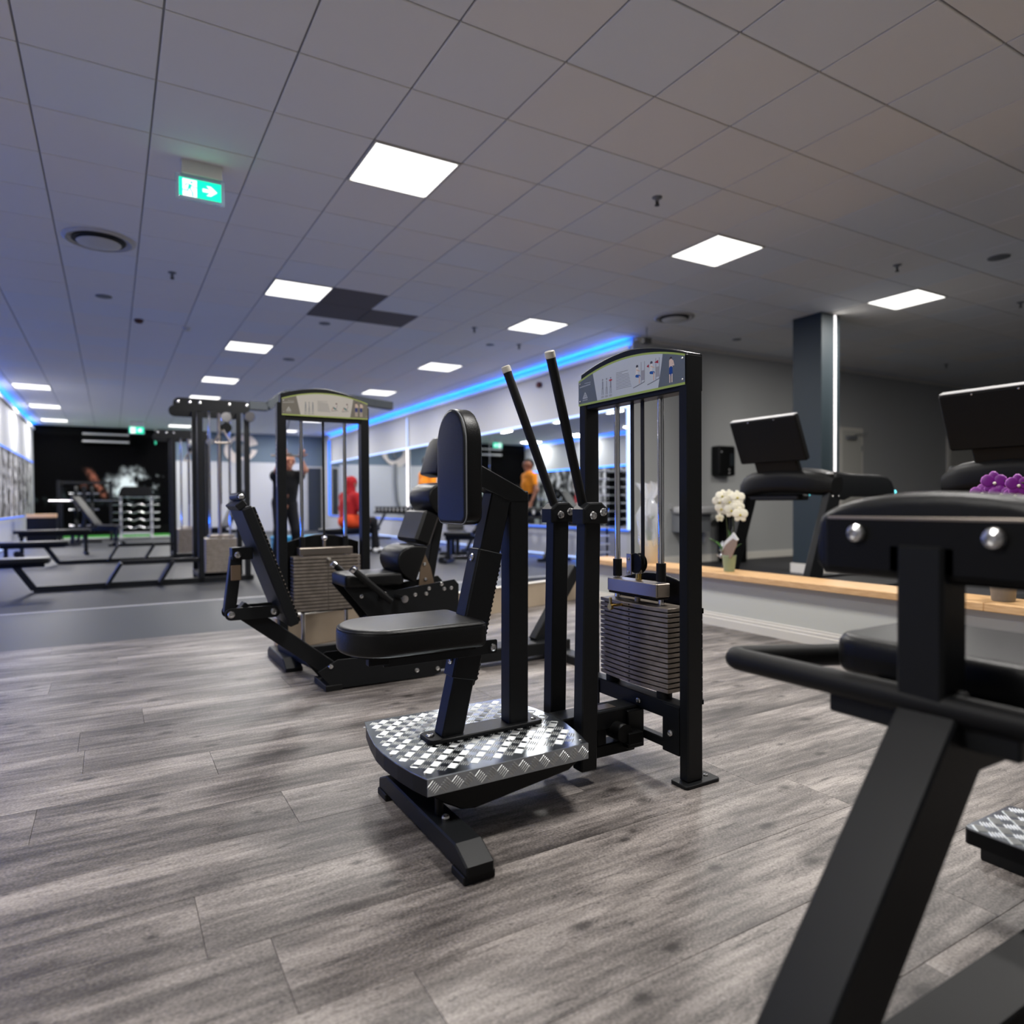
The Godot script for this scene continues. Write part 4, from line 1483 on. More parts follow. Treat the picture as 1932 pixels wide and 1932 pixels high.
func leg_press() -> void:
	var t := thing("leg_press", "black seated leg press with roll cushions and an upright foot plate", "gym machine", Vector3(1.1, 0, -3.6))
	var zc := -3.35
	var V := func(x: float, y: float, z := 0.0) -> Vector3: return Vector3(x, y, zc + z)
	var zt := -4.07
	for x in [0.83, 1.325]:
		block(t, "upright", x, x + 0.05, 0.0, 1.485, zt - 0.065, zt, M.frame, 0.004)
	header(t, Vector3(0.85, 1.405, zt), Vector3.RIGHT, Vector3.BACK, 0.52, 0.15, 0.06)
	board(t, Vector3(0.855, 1.41, zt + 0.006), Vector3.RIGHT, Vector3.BACK, 0.51, 0.143, M.board1)
	var st := ms()
	face(st, [Vector3(0.8285, 0.99, zt - 0.055), Vector3(0.8285, 0.99, zt - 0.01), Vector3(0.8285, 1.27, zt - 0.01), Vector3(0.8285, 1.27, zt - 0.055)], Vector3.LEFT, -1, [Vector2(0, 1), Vector2(1, 1), Vector2(1, 0), Vector2(0, 0)])
	part(t, "name_strip", st, M.label, "narrow upright label with pale letters")
	for x in [0.975, 1.235]:
		rod(t, "guide_rod", Vector3(x, 0.05, zt - 0.05), Vector3(x, 1.42, zt - 0.05), 0.011, M.chrome)
		rod(t, "rod_sleeve", Vector3(x, 0.64, zt - 0.05), Vector3(x, 0.7, zt - 0.05), 0.016, M.rubber)
	block(t, "pull_belt", 1.098, 1.112, 0.68, 1.42, zt - 0.052, zt - 0.049, M.belt)
	rod(t, "top_stem", Vector3(1.105, 0.63, zt - 0.05), Vector3(1.105, 0.69, zt - 0.05), 0.01, M.steel)
	st = ms()
	ell(st, Vector3(1.105, 0.69, zt - 0.045), Vector3(0.02, 0.016, 0.016))
	part(t, "belt_shackle", st, M.chrome)
	var top := weight_stack(t, Vector3(1.115, 0.262, zt - 0.01), Vector3.RIGHT, Vector3.BACK, 0.4, 0.09, 16, 0.0205, 0.006)
	block(t, "head_plate", 0.95, 1.27, top + 0.004, top + 0.046, zt - 0.08, zt - 0.012, M.steel)
	rod(t, "selector_pin", Vector3(1.115, 0.57, zt - 0.03), Vector3(1.115, 0.57, zt + 0.03), 0.008, M.cap)
	st = ms()
	var arc := []
	for i in 13:
		arc.append(Vector2(-0.23 + 0.46 * i / 12.0, 0.36 + 0.05 * sin(PI * i / 12.0)))
	arc.append_array(flat([0.23, 0.0, -0.23, 0.0]))
	prism(st, arc, Vector3(1.105, 0.3, zt - 0.12), Vector3.RIGHT, Vector3.UP, Vector3(0, 0, 0.012), 0.002)
	part(t, "stack_guard", st, M.black)
	block(t, "cross_beam", 0.88, 1.325, 0.0, 0.05, zt - 0.06, zt - 0.005, M.frame)
	block(t, "stack_rest", 0.96, 1.27, 0.25, 0.262, zt - 0.075, zt - 0.03, M.black)
	# tower feet and the link to the spine
	st = ms()
	prism(st, flat([-0.12, 0.0, -0.12, 0.035, -0.08, 0.06, 0.28, 0.06, 0.37, 0.02, 0.37, 0.0]), Vector3(0.79, 0, zt - 0.03), Vector3.BACK, Vector3.UP, Vector3(0.09, 0, 0), 0.004)
	part(t, "tower_foot", st, M.frame)
	block(t, "tower_foot", 1.31, 1.4, 0.0, 0.06, zt - 0.12, zt + 0.6, M.frame)
	beam(t, "tower_link", Vector3(0.84, 0.07, zt + 0.02), V.call(0.92, 0.07, -0.1), 0.05, 0.05, M.frame)
	# spine: side plates, rail and rear foot
	for s in [-1.0, 1.0]:
		st = ms()
		prism(st, flat([0.905, 0.01, 1.43, 0.005, 1.47, 0.02, 1.47, 0.09, 1.42, 0.135, 0.93, 0.148, 0.835, 0.1]), V.call(0, 0, s * 0.104 - 0.004), Vector3.RIGHT, Vector3.UP, Vector3(0, 0, 0.008), 0.001)
		part(t, "side_plate", st, M.frame)
		for q in [[0.895, 0.12], [1.335, 0.045], [1.45, 0.04]]:
			bolt(t, V.call(q[0], q[1], s * 0.108), Vector3(0, 0, s), 0.012, 0.008)
	block(t, "rail", 0.9, 2.3, 0.03, 0.1, zc - 0.06, zc + 0.1, M.frame, 0.005)
	block(t, "rear_foot", 2.18, 2.28, 0.0, 0.05, zc - 0.32, zc + 0.32, M.frame, 0.005)
	beam(t, "rear_strut", V.call(2.12, 0.09, 0.0), V.call(2.42, 0.5, -0.02), 0.06, 0.07, M.frame)
	block(t, "front_foot", 0.87, 0.95, 0.0, 0.03, zc - 0.11, zc + 0.11, M.rubber)
	beam(t, "front_boom", V.call(0.93, 0.08), V.call(0.5, 0.42), 0.07, 0.075, M.frame)
	# linkage and foot plate
	for s in [-1.0, 1.0]:
		st = ms()
		prism(st, rrect(0.24, 0.055, 0.026, 4), V.call(0.555, 0.4, s * 0.055 - 0.005), Vector3.RIGHT, Vector3.UP, Vector3(0, 0, 0.01), 0.001)
		part(t, "link_plate", st, M.frame)
		for x in [0.462, 0.648]:
			bolt(t, V.call(x, 0.4, s * 0.06), Vector3(0, 0, s), 0.017, 0.008)
	beam(t, "link_post", V.call(0.46, 0.4), V.call(0.492, 0.66), 0.06, 0.05, M.frame, Vector3.LEFT)
	block(t, "link_collar", 0.465, 0.51, 0.55, 0.62, zc - 0.036, zc + 0.036, M.tan)
	block(t, "plate_hinge", 0.47, 0.56, 0.645, 0.7, zc - 0.04, zc + 0.045, M.frame)
	bolt(t, V.call(0.495, 0.668, 0.045), Vector3.BACK, 0.016, 0.008)
	st = ms()
	var f0: Vector3 = V.call(0.715, 0.345)
	var f1: Vector3 = V.call(0.515, 0.885)
	bar(st, f0, f1, 0.36, 0.05, Vector3.LEFT, 0.008)
	var fp := part(t, "foot_plate", st, M.frame)
	st = ms()
	var fd := (f1 - f0).normalized()
	var fn := fd.cross(Vector3.BACK)
	fn = fn if fn.x > 0.0 else -fn
	bar(st, f0 + fn * 0.028 + fd * 0.01, f1 + fn * 0.028 - fd * 0.01, 0.35, 0.007, fn, 0.001)
	part(fp, "grip_sheet", st, M.rubber)
	for k in 26:
		st = ms()
		var q := f0 + fd * (0.03 + 0.02 * k) + fn * 0.028 + Vector3(0, 0, 0.175)
		bar(st, q, q + fd * 0.006, 0.003, 0.006, fn, 0.0005)
		part(fp, "grip_stud", st, M.steel)
	st = ms()
	bar(st, f1 + fd * 0.0 - fn * 0.01, f1 + fd * 0.03 - fn * 0.02, 0.3, 0.045, fn)
	part(fp, "top_bracket", st, M.frame)
	bolt(fp, f1 + fd * 0.05 + Vector3(0, 0, 0.13), Vector3.BACK, 0.014, 0.01)
	rod(fp, "top_axle", f1 + fd * 0.05 - Vector3(0, 0, 0.1), f1 + fd * 0.05 + Vector3(0, 0, 0.13), 0.018, M.frame)
	# seat unit
	for s in [-1.0, 1.0]:
		st = ms()
		prism(st, flat([0.965, 0.49, 1.07, 0.36, 1.11, 0.3, 1.575, 0.3, 1.575, 0.47, 1.55, 0.497, 1.22, 0.462, 1.1, 0.5, 0.97, 0.515]), V.call(0, 0, s * 0.105 - 0.004), Vector3.RIGHT, Vector3.UP, Vector3(0, 0, 0.008), 0.001)
		part(t, "seat_plate", st, M.frame)
		for q in [[1.048, 0.445], [1.167, 0.45], [1.328, 0.432], [1.389, 0.433], [1.404, 0.459], [1.475, 0.476], [1.49, 0.451], [1.53, 0.453]]:
			bolt(t, V.call(q[0], q[1], s * 0.109), Vector3(0, 0, s), 0.011, 0.007)
	block(t, "seat_carrier", 1.12, 1.55, 0.1, 0.32, zc - 0.09, zc + 0.09, M.frame)
	st = ms()
	prism(st, rrect(0.3, 0.27, 0.03, 4), V.call(1.115, 0.49, 0.0), Vector3.RIGHT, Vector3.BACK, Vector3.UP * 0.062, 0.015, 3, 1)
	part(t, "seat", st, M.vinyl)
	st = ms()
	prism(st, roll(), V.call(1.305, 0.605, -0.14), Vector3(0.93, -0.36, 0), Vector3(0.36, 0.93, 0), Vector3(0, 0, 0.28), 0.012, 3, 1)
	part(t, "lumbar_roll", st, M.vinyl)
	st = ms()
	prism(st, roll(), V.call(1.475, 0.925, -0.14), Vector3(0.93, -0.36, 0), Vector3(0.36, 0.93, 0), Vector3(0, 0, 0.28), 0.012, 3, 1)
	part(t, "shoulder_roll", st, M.vinyl)
	st = ms()
	bar(st, V.call(1.36, 0.69), V.call(1.42, 0.85), 0.27, 0.09, Vector3.LEFT, 0.014)
	part(t, "backrest", st, M.vinyl)
	st = ms()
	prism(st, flat([-0.11, -0.1, 0.11, -0.1, 0.11, 0.05, 0.09, 0.085, 0.05, 0.105, -0.05, 0.105, -0.09, 0.085, -0.11, 0.05]), V.call(1.475, 1.15), Vector3.BACK, Vector3(0.27, 0.96, 0), Vector3(0.077, -0.0216, 0), 0.012, 3, 1)
	part(t, "headrest", st, M.vinyl)
	beam(t, "back_post", V.call(1.43, 0.42), V.call(1.58, 1.2), 0.06, 0.05, M.frame, Vector3.LEFT)
	st = ms()
	prism(st, flat([1.37, 0.43, 1.47, 0.43, 1.44, 0.56, 1.405, 0.64, 1.385, 0.6]), V.call(0, 0, 0.045), Vector3.RIGHT, Vector3.UP, Vector3(0, 0, 0.008), 0.001)
	part(t, "back_bracket", st, M.tan, "brown slotted adjusting bracket")
	bolt(t, V.call(1.405, 0.58, 0.053), Vector3.BACK, 0.01, 0.006)
	bolt(t, V.call(1.41, 0.5, 0.053), Vector3.BACK, 0.01, 0.006)
	# hand grips on both sides
	for s in [-1.0, 1.0]:
		st = ms()
		tube(st, [V.call(0.99, 0.583, s * 0.165), V.call(1.18, 0.415, s * 0.165)], 0.016, 14)
		var g := part(t, "side_grip", st, M.rubber)
		st = ms()
		cyl(st, V.call(0.983, 0.589, s * 0.165), V.call(0.997, 0.577, s * 0.165), 0.0175, 14)
		part(g, "grip_cap", st, M.chrome)
		st = ms()
		tube(st, [V.call(1.23, 0.43, s * 0.11), V.call(1.23, 0.43, s * 0.21)], 0.015, 14)
		g = part(t, "seat_handle", st, M.rubber)
		st = ms()
		cyl(st, V.call(1.23, 0.43, s * 0.205), V.call(1.23, 0.43, s * 0.22), 0.0185, 16)
		part(g, "grip_cap", st, M.chrome)
		beam(t, "grip_bracket", V.call(1.15, 0.445, s * 0.109), V.call(1.15, 0.445, s * 0.175), 0.03, 0.02, M.frame)


func roll() -> Array:
	# outline of a half round cushion, its flat back to +x
	var o := []
	for k in 13:
		var a := PI / 2 + PI * k / 12.0
		o.append(Vector2(0.055 + cos(a) * 0.135, sin(a) * 0.095))
	return o


func pad_machine() -> void:
	# the machine in front at the edge of the picture: padded back on a post, handle frame, seat and sloping leg
	var t := thing("bench_machine", "black machine with a bolted arched back pad and a wide handle frame", "gym machine", Vector3(1.1, 0, -0.57))
	var zc := -0.57
	var V := func(x: float, y: float, z := 0.0) -> Vector3: return Vector3(x, y, zc + z)
	var o := []
	for k in 17:
		var a := PI * k / 16.0
		o.append(Vector2(cos(a) * 0.195, 0.09 + sin(a) * 0.05))
	o.append_array(flat([-0.2, 0.05, -0.2, 0.02, -0.185, 0.0, 0.185, 0.0, 0.2, 0.02, 0.2, 0.05]))
	var st := ms()
	prism(st, o, V.call(1.068, 0.772), Vector3.BACK, Vector3.UP, Vector3.RIGHT * 0.075, 0.02, 4, 1)
	var p := part(t, "back_pad", st, M.vinyl)
	block(p, "back_board", 1.06, 1.07, 0.785, 0.872, zc - 0.17, zc + 0.19, M.black)
	block(p, "edge_strip", 1.0585, 1.063, 0.868, 0.873, zc - 0.165, zc + 0.185, M.steel, 0.001)
	for z in [-0.112, 0.092]:
		bolt(p, V.call(1.06, 0.845, z), Vector3.LEFT, 0.016, 0.012)
	block(t, "pad_mount", 1.06, 1.09, 0.785, 0.83, zc - 0.06, zc + 0.04, M.frame)
	block(t, "post", 1.055, 1.125, 0.5, 0.83, zc - 0.045, zc + 0.025, M.frame, 0.005)
	# handle frame
	st = ms()
	var h := bent([V.call(1.45, 0.585, -0.225), V.call(1.255, 0.585, -0.3), V.call(1.062, 0.588, -0.385), V.call(1.085, 0.588, 0.385), V.call(1.255, 0.585, 0.3), V.call(1.45, 0.585, 0.225)], 0.035, 5)
	tube(st, h, 0.022, 16)
	part(t, "handle_frame", st, M.rubber)
	block(t, "frame_plate", 1.07, 1.2, 0.535, 0.57, zc - 0.17, zc + 0.12, M.frame)
	bolt(t, V.call(1.1, 0.552, -0.17), Vector3.FORWARD, 0.01, 0.008)
	st = ms()
	prism(st, rrect(0.32, 0.52, 0.06), V.call(1.35, 0.57, 0.0), Vector3.RIGHT, Vector3.BACK, Vector3.UP * 0.075, 0.02, 4, 1)
	part(t, "seat", st, M.vinyl)
	beam(t, "seat_beam", V.call(1.08, 0.52), V.call(1.55, 0.52), 0.08, 0.07, M.frame)
	# leg and base
	beam(t, "leg", V.call(1.13, 0.58), V.call(0.66, 0.04), 0.09, 0.11, M.frame)
	block(t, "base_beam", 0.6, 1.9, 0.015, 0.085, zc - 0.05, zc + 0.05, M.frame)
	block(t, "base_foot", 0.58, 0.66, 0.0, 0.06, zc - 0.3, zc + 0.3, M.frame)
	block(t, "base_foot", 1.86, 1.94, 0.0, 0.06, zc - 0.3, zc + 0.3, M.frame)
	# diamond plate foot rest beyond
	st = ms()
	prism(st, rrect(0.2, 0.34, 0.012), Vector3(1.68, 0.19, zc - 0.03), Vector3.RIGHT, Vector3.BACK, Vector3.UP * 0.004)
	var d := part(t, "foot_rest", st, M.alu, "diamond plate foot rest")
	st = ms()
	prism(st, rrect(0.204, 0.344, 0.014), Vector3(1.68, 0.16, zc - 0.03), Vector3.RIGHT, Vector3.BACK, Vector3.UP * 0.03)
	part(t, "foot_rest_frame", st, M.black)
	block(t, "foot_rest_post", 1.65, 1.71, 0.08, 0.165, zc - 0.03, zc + 0.03, M.frame)
	var bars := ms()
	for i in 6:
		for j in 10:
			for k in 5:
				var w := Vector2.from_angle(PI / 4 if (i + j) % 2 == 0 else -PI / 4)
				var q := Vector2(1.598 + 0.0325 * i, -0.147 + 0.0325 * j) + w.orthogonal() * (k - 2) * 0.006
				tread(bars, V.call(q.x, 0.194, q.y - 0.03), Vector3(w.x, 0, w.y), Vector3.UP)
	part(d, "tread_bars", bars, M.alu_bar).set_meta("kind", "stuff")


func treadmills() -> void:
	var zc := -3.58
	var t := thing("treadmill", "black treadmill in front of the dark column, seen from its front", "treadmill", Vector3(4.6, 0, zc), "treadmills behind the low wall")
	block(t, "deck", 4.3, 6.2, 0.05, 0.2, zc - 0.4, zc + 0.4, M.black, 0.02)
	block(t, "running_belt", 4.75, 6.15, 0.2, 0.206, zc - 0.26, zc + 0.26, M.rubber, 0.001)
	for s in [-1.0, 1.0]:
		block(t, "side_rail", 4.7, 6.18, 0.2, 0.225, zc + s * 0.34 - 0.06, zc + s * 0.34 + 0.06, M.frame, 0.006)
		block(t, "rubber_foot", 4.35, 4.5, 0.0, 0.05, zc + s * 0.33 - 0.04, zc + s * 0.33 + 0.04, M.rubber)
		block(t, "rubber_foot", 5.95, 6.1, 0.0, 0.05, zc + s * 0.33 - 0.04, zc + s * 0.33 + 0.04, M.rubber)
		var st := ms()
		prism(st, flat([4.24, 0.06, 4.4, 0.06, 4.47, 0.24, 4.74, 0.98, 4.6, 0.98]), Vector3(0, 0, zc + s * 0.385 - 0.03), Vector3.RIGHT, Vector3.UP, Vector3(0, 0, 0.06), 0.008, 2)
		var u := part(t, "upright", st, M.frame)
		bolt(u, Vector3(4.62, 0.93, zc + s * 0.385 + 0.03), Vector3.BACK, 0.01, 0.006)
		bolt(u, Vector3(4.69, 0.93, zc + s * 0.385 + 0.03), Vector3.BACK, 0.01, 0.006)
		st = ms()
		prism(st, flat([4.6, 0.93, 4.66, 0.905, 4.78, 0.9, 4.86, 0.925, 5.4, 0.92, 5.43, 0.94, 5.42, 0.99, 5.38, 1.05, 5.32, 1.085, 5.24, 1.095, 4.86, 1.1, 4.66, 1.115]), Vector3(0, 0, zc + s * 0.39 - 0.028), Vector3.RIGHT, Vector3.UP, Vector3(0, 0, 0.056), 0.018, 3, 1)
		var h := part(t, "handrail", st, M.frame)
		st = ms()
		ell(st, Vector3(5.43, 0.96, zc + s * 0.39), Vector3(0.02, 0.024, 0.03))
		part(h, "end_light", st, M.led_cyan, "pale cyan end light")
	var st := ms()
	prism(st, flat([4.3, 0.05, 4.78, 0.2, 4.74, 0.27, 4.6, 0.3, 4.4, 0.26, 4.28, 0.14]), Vector3(0, 0, zc - 0.33), Vector3.RIGHT, Vector3.UP, Vector3(0, 0, 0.66), 0.03, 3, 1)
	part(t, "motor_hood", st, M.black)
	# dashboard: a bowed bar between the uprights
	var rings := []
	for k in 13:
		var a := k / 12.0 * 2.0 - 1.0
		var c := Vector3(4.6 + 0.06 * (a * a), 1.01 + 0.05 * (1.0 - a * a), zc + a * 0.425)
		var r := []
		var end := 0.62 if absf(a) > 0.99 else (0.9 if absf(a) > 0.8 else 1.0)
		for q in rrect(0.22, 0.185, 0.06, 4):
			r.append(c + Vector3(q.x * end, q.y * end + q.x * 0.12, 0))
		rings.append(r)
	st = ms()
	loft(st, rings)
	part(t, "dashboard", st, M.black)
	block(t, "dash_tray", 4.56, 4.7, 0.9, 0.945, zc - 0.3, zc + 0.16, M.rubber, 0.01)
	block(t, "dash_cover", 4.62, 4.8, 1.09, 1.105, zc + 0.2, zc + 0.4, M.light_grey, 0.005)
	# screen: leans away from the runner, its dark back towards the low wall
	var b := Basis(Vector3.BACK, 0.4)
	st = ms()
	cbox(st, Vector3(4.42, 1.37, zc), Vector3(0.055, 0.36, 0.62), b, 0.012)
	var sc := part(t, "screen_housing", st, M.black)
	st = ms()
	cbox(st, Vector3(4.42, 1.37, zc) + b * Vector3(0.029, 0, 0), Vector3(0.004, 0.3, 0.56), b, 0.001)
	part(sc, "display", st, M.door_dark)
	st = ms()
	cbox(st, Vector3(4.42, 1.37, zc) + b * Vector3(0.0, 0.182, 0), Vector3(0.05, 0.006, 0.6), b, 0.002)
	part(sc, "top_sheen", st, M.light_grey)  # light grey strip imitates light reflecting on the top of the black housing
	st = ms()
	bar(st, Vector3(4.58, 1.06, zc), Vector3(4.47, 1.3, zc), 0.4, 0.05, Vector3.LEFT, 0.012)
	part(t, "screen_mount", st, M.black)
	for s in [-1.0, 1.0]:
		bolt(sc, Vector3(4.42, 1.37, zc) + b * Vector3(-0.0275, 0.165, s * 0.12), b * Vector3.LEFT, 0.006, 0.003)
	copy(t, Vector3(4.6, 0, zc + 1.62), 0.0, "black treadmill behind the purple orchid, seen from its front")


# ------------------------------------------------------------------ plants on the ledge
func blossom(p: Node3D, c: Vector3, n: Vector3, r: float, m: Material, heart: Material, rim: Material = null) -> void:
	# five petals, two of them wide, and a small lip
	n = n.normalized()
	var u := side_of(n)
	var v := u.cross(n)
	var st := ms()
	for k in 5:
		var a := PI / 2 + TAU * k / 5.0
		var d := u * cos(a) + v * sin(a)
		var wide := 0.62 if k in [1, 4] else 0.42
		ell(st, c + d * r * 0.55 + n * (0.1 * r if k in [1, 4] else 0.0), Vector3(r * 0.58, r * wide, r * 0.1), Basis(d, n.cross(d), n), 10, 6)
	var b := part(p, "blossom", st, m)
	st = ms()
	ell(st, c + n * r * 0.18 - v * r * 0.08, Vector3(r * 0.16, r * 0.16, r * 0.2), Basis(u, v, n), 8, 5)
	part(b, "lip", st, heart)
	if rim:
		st = ms()
		for k in 5:
			var a := PI / 2 + TAU * k / 5.0
			var d := u * cos(a) + v * sin(a)
			var wide := 0.66 if k in [1, 4] else 0.46
			ell(st, c + d * r * 0.56 - n * r * 0.06 + n * (0.1 * r if k in [1, 4] else 0.0), Vector3(r * 0.63, r * wide, r * 0.05), Basis(d, n.cross(d), n), 10, 5)
		part(b, "petal_rim", st, rim)


func leaf(p: Node3D, a: Vector3, b: Vector3, wide: float, m: Material, up := Vector3.UP) -> void:
	# a thick strap leaf from a to b, bent over at its tip
	var rings := []
	var d := (b - a)
	var s := d.cross(up).normalized()
	var n := s.cross(d.normalized())
	for k in 9:
		var t := k / 8.0
		var c := a + d * t + n * (sin(t * PI) * d.length() * 0.12)
		var w := wide * maxf(sin(PI * (0.12 + 0.86 * t)), 0.04)
		rings.append([c - s * w + n * w * 0.25, c - n * 0.002, c + s * w + n * w * 0.25, c + n * 0.002])
	var st := ms()
	loft(st, rings)
	part(p, "leaf", st, m)


func plants() -> void:
	var y := 0.392
	var see := Vector3(-0.75, 0.1, 0.66)
	# white orchid
	var o := Vector3(3.83, y, -3.44)
	var t := thing("white_orchid", "white orchid in a pale green pot on the pine ledge", "plant", o)
	var st := ms()
	lathe(st, [[0.034, 0.0], [0.037, 0.004], [0.05, 0.112], [0.053, 0.116], [0.05, 0.118], [0.046, 0.112], [0.045, 0.1], [0.0, 0.1]], o, 24, Vector3.UP)
	part(t, "pot", st, M.pot)
	for q in [[-0.03, 0.0, 0.42, 0.5], [0.035, 0.03, 0.42, 0.5]]:
		st = ms()
		tube(st, [o + Vector3(0, 0.1, q[0] * 0.4), o + Vector3(0.01, 0.3, q[0] * 0.9), o + Vector3(0.0, q[2], q[0]), o + Vector3(-0.02, q[3], q[0] + q[1])], 0.003, 6)
		part(t, "flower_stem", st, M.stem)
		rod(t, "support_stick", o + Vector3(0.012, 0.1, q[0] * 0.7 + 0.01), o + Vector3(0.012, 0.585, q[0] * 0.7 + 0.01), 0.0025, M.stick, 6)
	for q in [[-0.06, 0.5, 0.052], [-0.03, 0.54, 0.046], [-0.05, 0.45, 0.045], [0.03, 0.5, 0.048], [0.075, 0.53, 0.048], [0.05, 0.44, 0.05], [0.095, 0.46, 0.042], [0.12, 0.41, 0.05], [-0.065, 0.385, 0.028], [0.01, 0.55, 0.036]]:
		blossom(t, o + Vector3(-0.02 + rng.randf_range(-0.02, 0.02), q[1], q[0]), see + Vector3(0, rng.randf_range(-0.3, 0.3), rng.randf_range(-0.5, 0.5)), q[2], M.petal, M.petal_heart)
	leaf(t, o + Vector3(-0.03, 0.12, -0.02), o + Vector3(-0.07, 0.235, -0.125), 0.026, M.leaf)
	leaf(t, o + Vector3(0, 0.11, 0.0), o + Vector3(-0.03, 0.3, 0.02), 0.032, M.leaf, Vector3.RIGHT)
	leaf(t, o + Vector3(0.01, 0.11, 0.01), o + Vector3(0.06, 0.2, 0.06), 0.025, M.leaf)
	# crumpled foil and the paper sleeve
	st = ms()
	for k in 14:
		var c := o + Vector3(rng.randf_range(-0.02, 0.03), rng.randf_range(0.1, 0.2), rng.randf_range(-0.085, -0.045))
		var d := Vector3(rng.randf_range(-1, 1), rng.randf_range(-1, 1), rng.randf_range(-1, 1)).normalized()
		cbox(st, c, Vector3(0.035, 0.03, 0.003), Basis(d, rng.randf_range(0, 3.0)), 0.0005)
	part(t, "foil", st, M.foil)
	st = ms()
	prism(st, flat([-0.035, 0.1, 0.05, 0.1, 0.1, 0.19, 0.105, 0.225, 0.07, 0.24, 0.0, 0.19, -0.035, 0.14]), o + Vector3(-0.035, 0, 0), Vector3.BACK, Vector3.UP, Vector3(-0.004, 0, 0.0))
	var sl := part(t, "paper_sleeve", st, M.paper)
	st = ms()
	prism(st, flat([-0.035, 0.14, 0.0, 0.19, 0.07, 0.24, 0.105, 0.225, 0.12, 0.235, 0.075, 0.285, -0.005, 0.215]), o + Vector3(-0.033, 0, 0), Vector3.BACK, Vector3.UP, Vector3(-0.008, 0, 0.0), 0.002)
	part(sl, "sleeve_rim", st, M.white)
	# purple orchid
	o = Vector3(3.83, y, -1.69)
	t = thing("purple_orchid", "purple orchid in a grey pot on the pine ledge", "plant", o)
	st = ms()
	lathe(st, [[0.046, 0.0], [0.05, 0.004], [0.062, 0.13], [0.065, 0.134], [0.06, 0.136], [0.056, 0.12], [0.0, 0.12]], o, 24)
	part(t, "pot", st, M.pot_grey)
	st = ms()
	tube(st, [o + Vector3(0, 0.12, 0), o + Vector3(0.01, 0.35, 0.01), o + Vector3(-0.01, 0.6, 0.0), o + Vector3(-0.03, 0.585, 0.1)], 0.003, 6)
	part(t, "flower_stem", st, M.stem)
	for q in [[-0.03, 0.59, 0.05], [0.075, 0.575, 0.048], [-0.085, 0.535, 0.045], [0.0, 0.53, 0.045], [0.06, 0.525, 0.04]]:
		blossom(t, o + Vector3(-0.03, q[1], q[0]), see + Vector3(0, rng.randf_range(-0.2, 0.2), rng.randf_range(-0.3, 0.3)), q[2], M.petal_violet, M.petal, M.petal_rim)
	for a in 5:
		var d := Vector3.FORWARD.rotated(Vector3.UP, TAU * a / 5.0 + 0.4)
		leaf(t, o + Vector3(0, 0.12, 0), o + d * 0.15 + Vector3(0, 0.17, 0), 0.025, M.leaf)
	# wrapped plant at the end of the ledge
	o = Vector3(3.83, y, -4.28)
	t = thing("wrapped_plant", "leafy plant in clear wrap in a cream pot at the end of the ledge", "plant", o)
	st = ms()
	lathe(st, [[0.06, 0.0], [0.064, 0.006], [0.082, 0.185], [0.08, 0.19], [0.074, 0.175], [0.0, 0.175]], o, 24)
	part(t, "pot", st, M.pot_cream)
	for k in 22:
		var d := Vector3.FORWARD.rotated(Vector3.UP, k * 2.4) * rng.randf_range(0.02, 0.07)
		leaf(t, o + Vector3(0, 0.17, 0) + d * 0.3, o + d + Vector3(0, rng.randf_range(0.26, 0.42), 0), 0.02, M.leaf if k % 3 else M.leaf_brown)
	st = ms()
	var rings := []
	for w in [[0.08, 0.15], [0.1, 0.25], [0.1, 0.4], [0.05, 0.5], [0.03, 0.53], [0.08, 0.6], [0.11, 0.66]]:
		var r := []
		for k in 20:
			var a := TAU * k / 20.0
			r.append(o + Vector3(cos(a), 0, sin(a)) * w[0] * (1.0 + 0.14 * sin(k * 4.7 + w[1] * 20.0)) + Vector3(0, w[1] + 0.015 * sin(k * 2.9), 0))
		rings.append(r)
	loft(st, rings, -1, false)
	part(t, "clear_wrap", st, M.film)


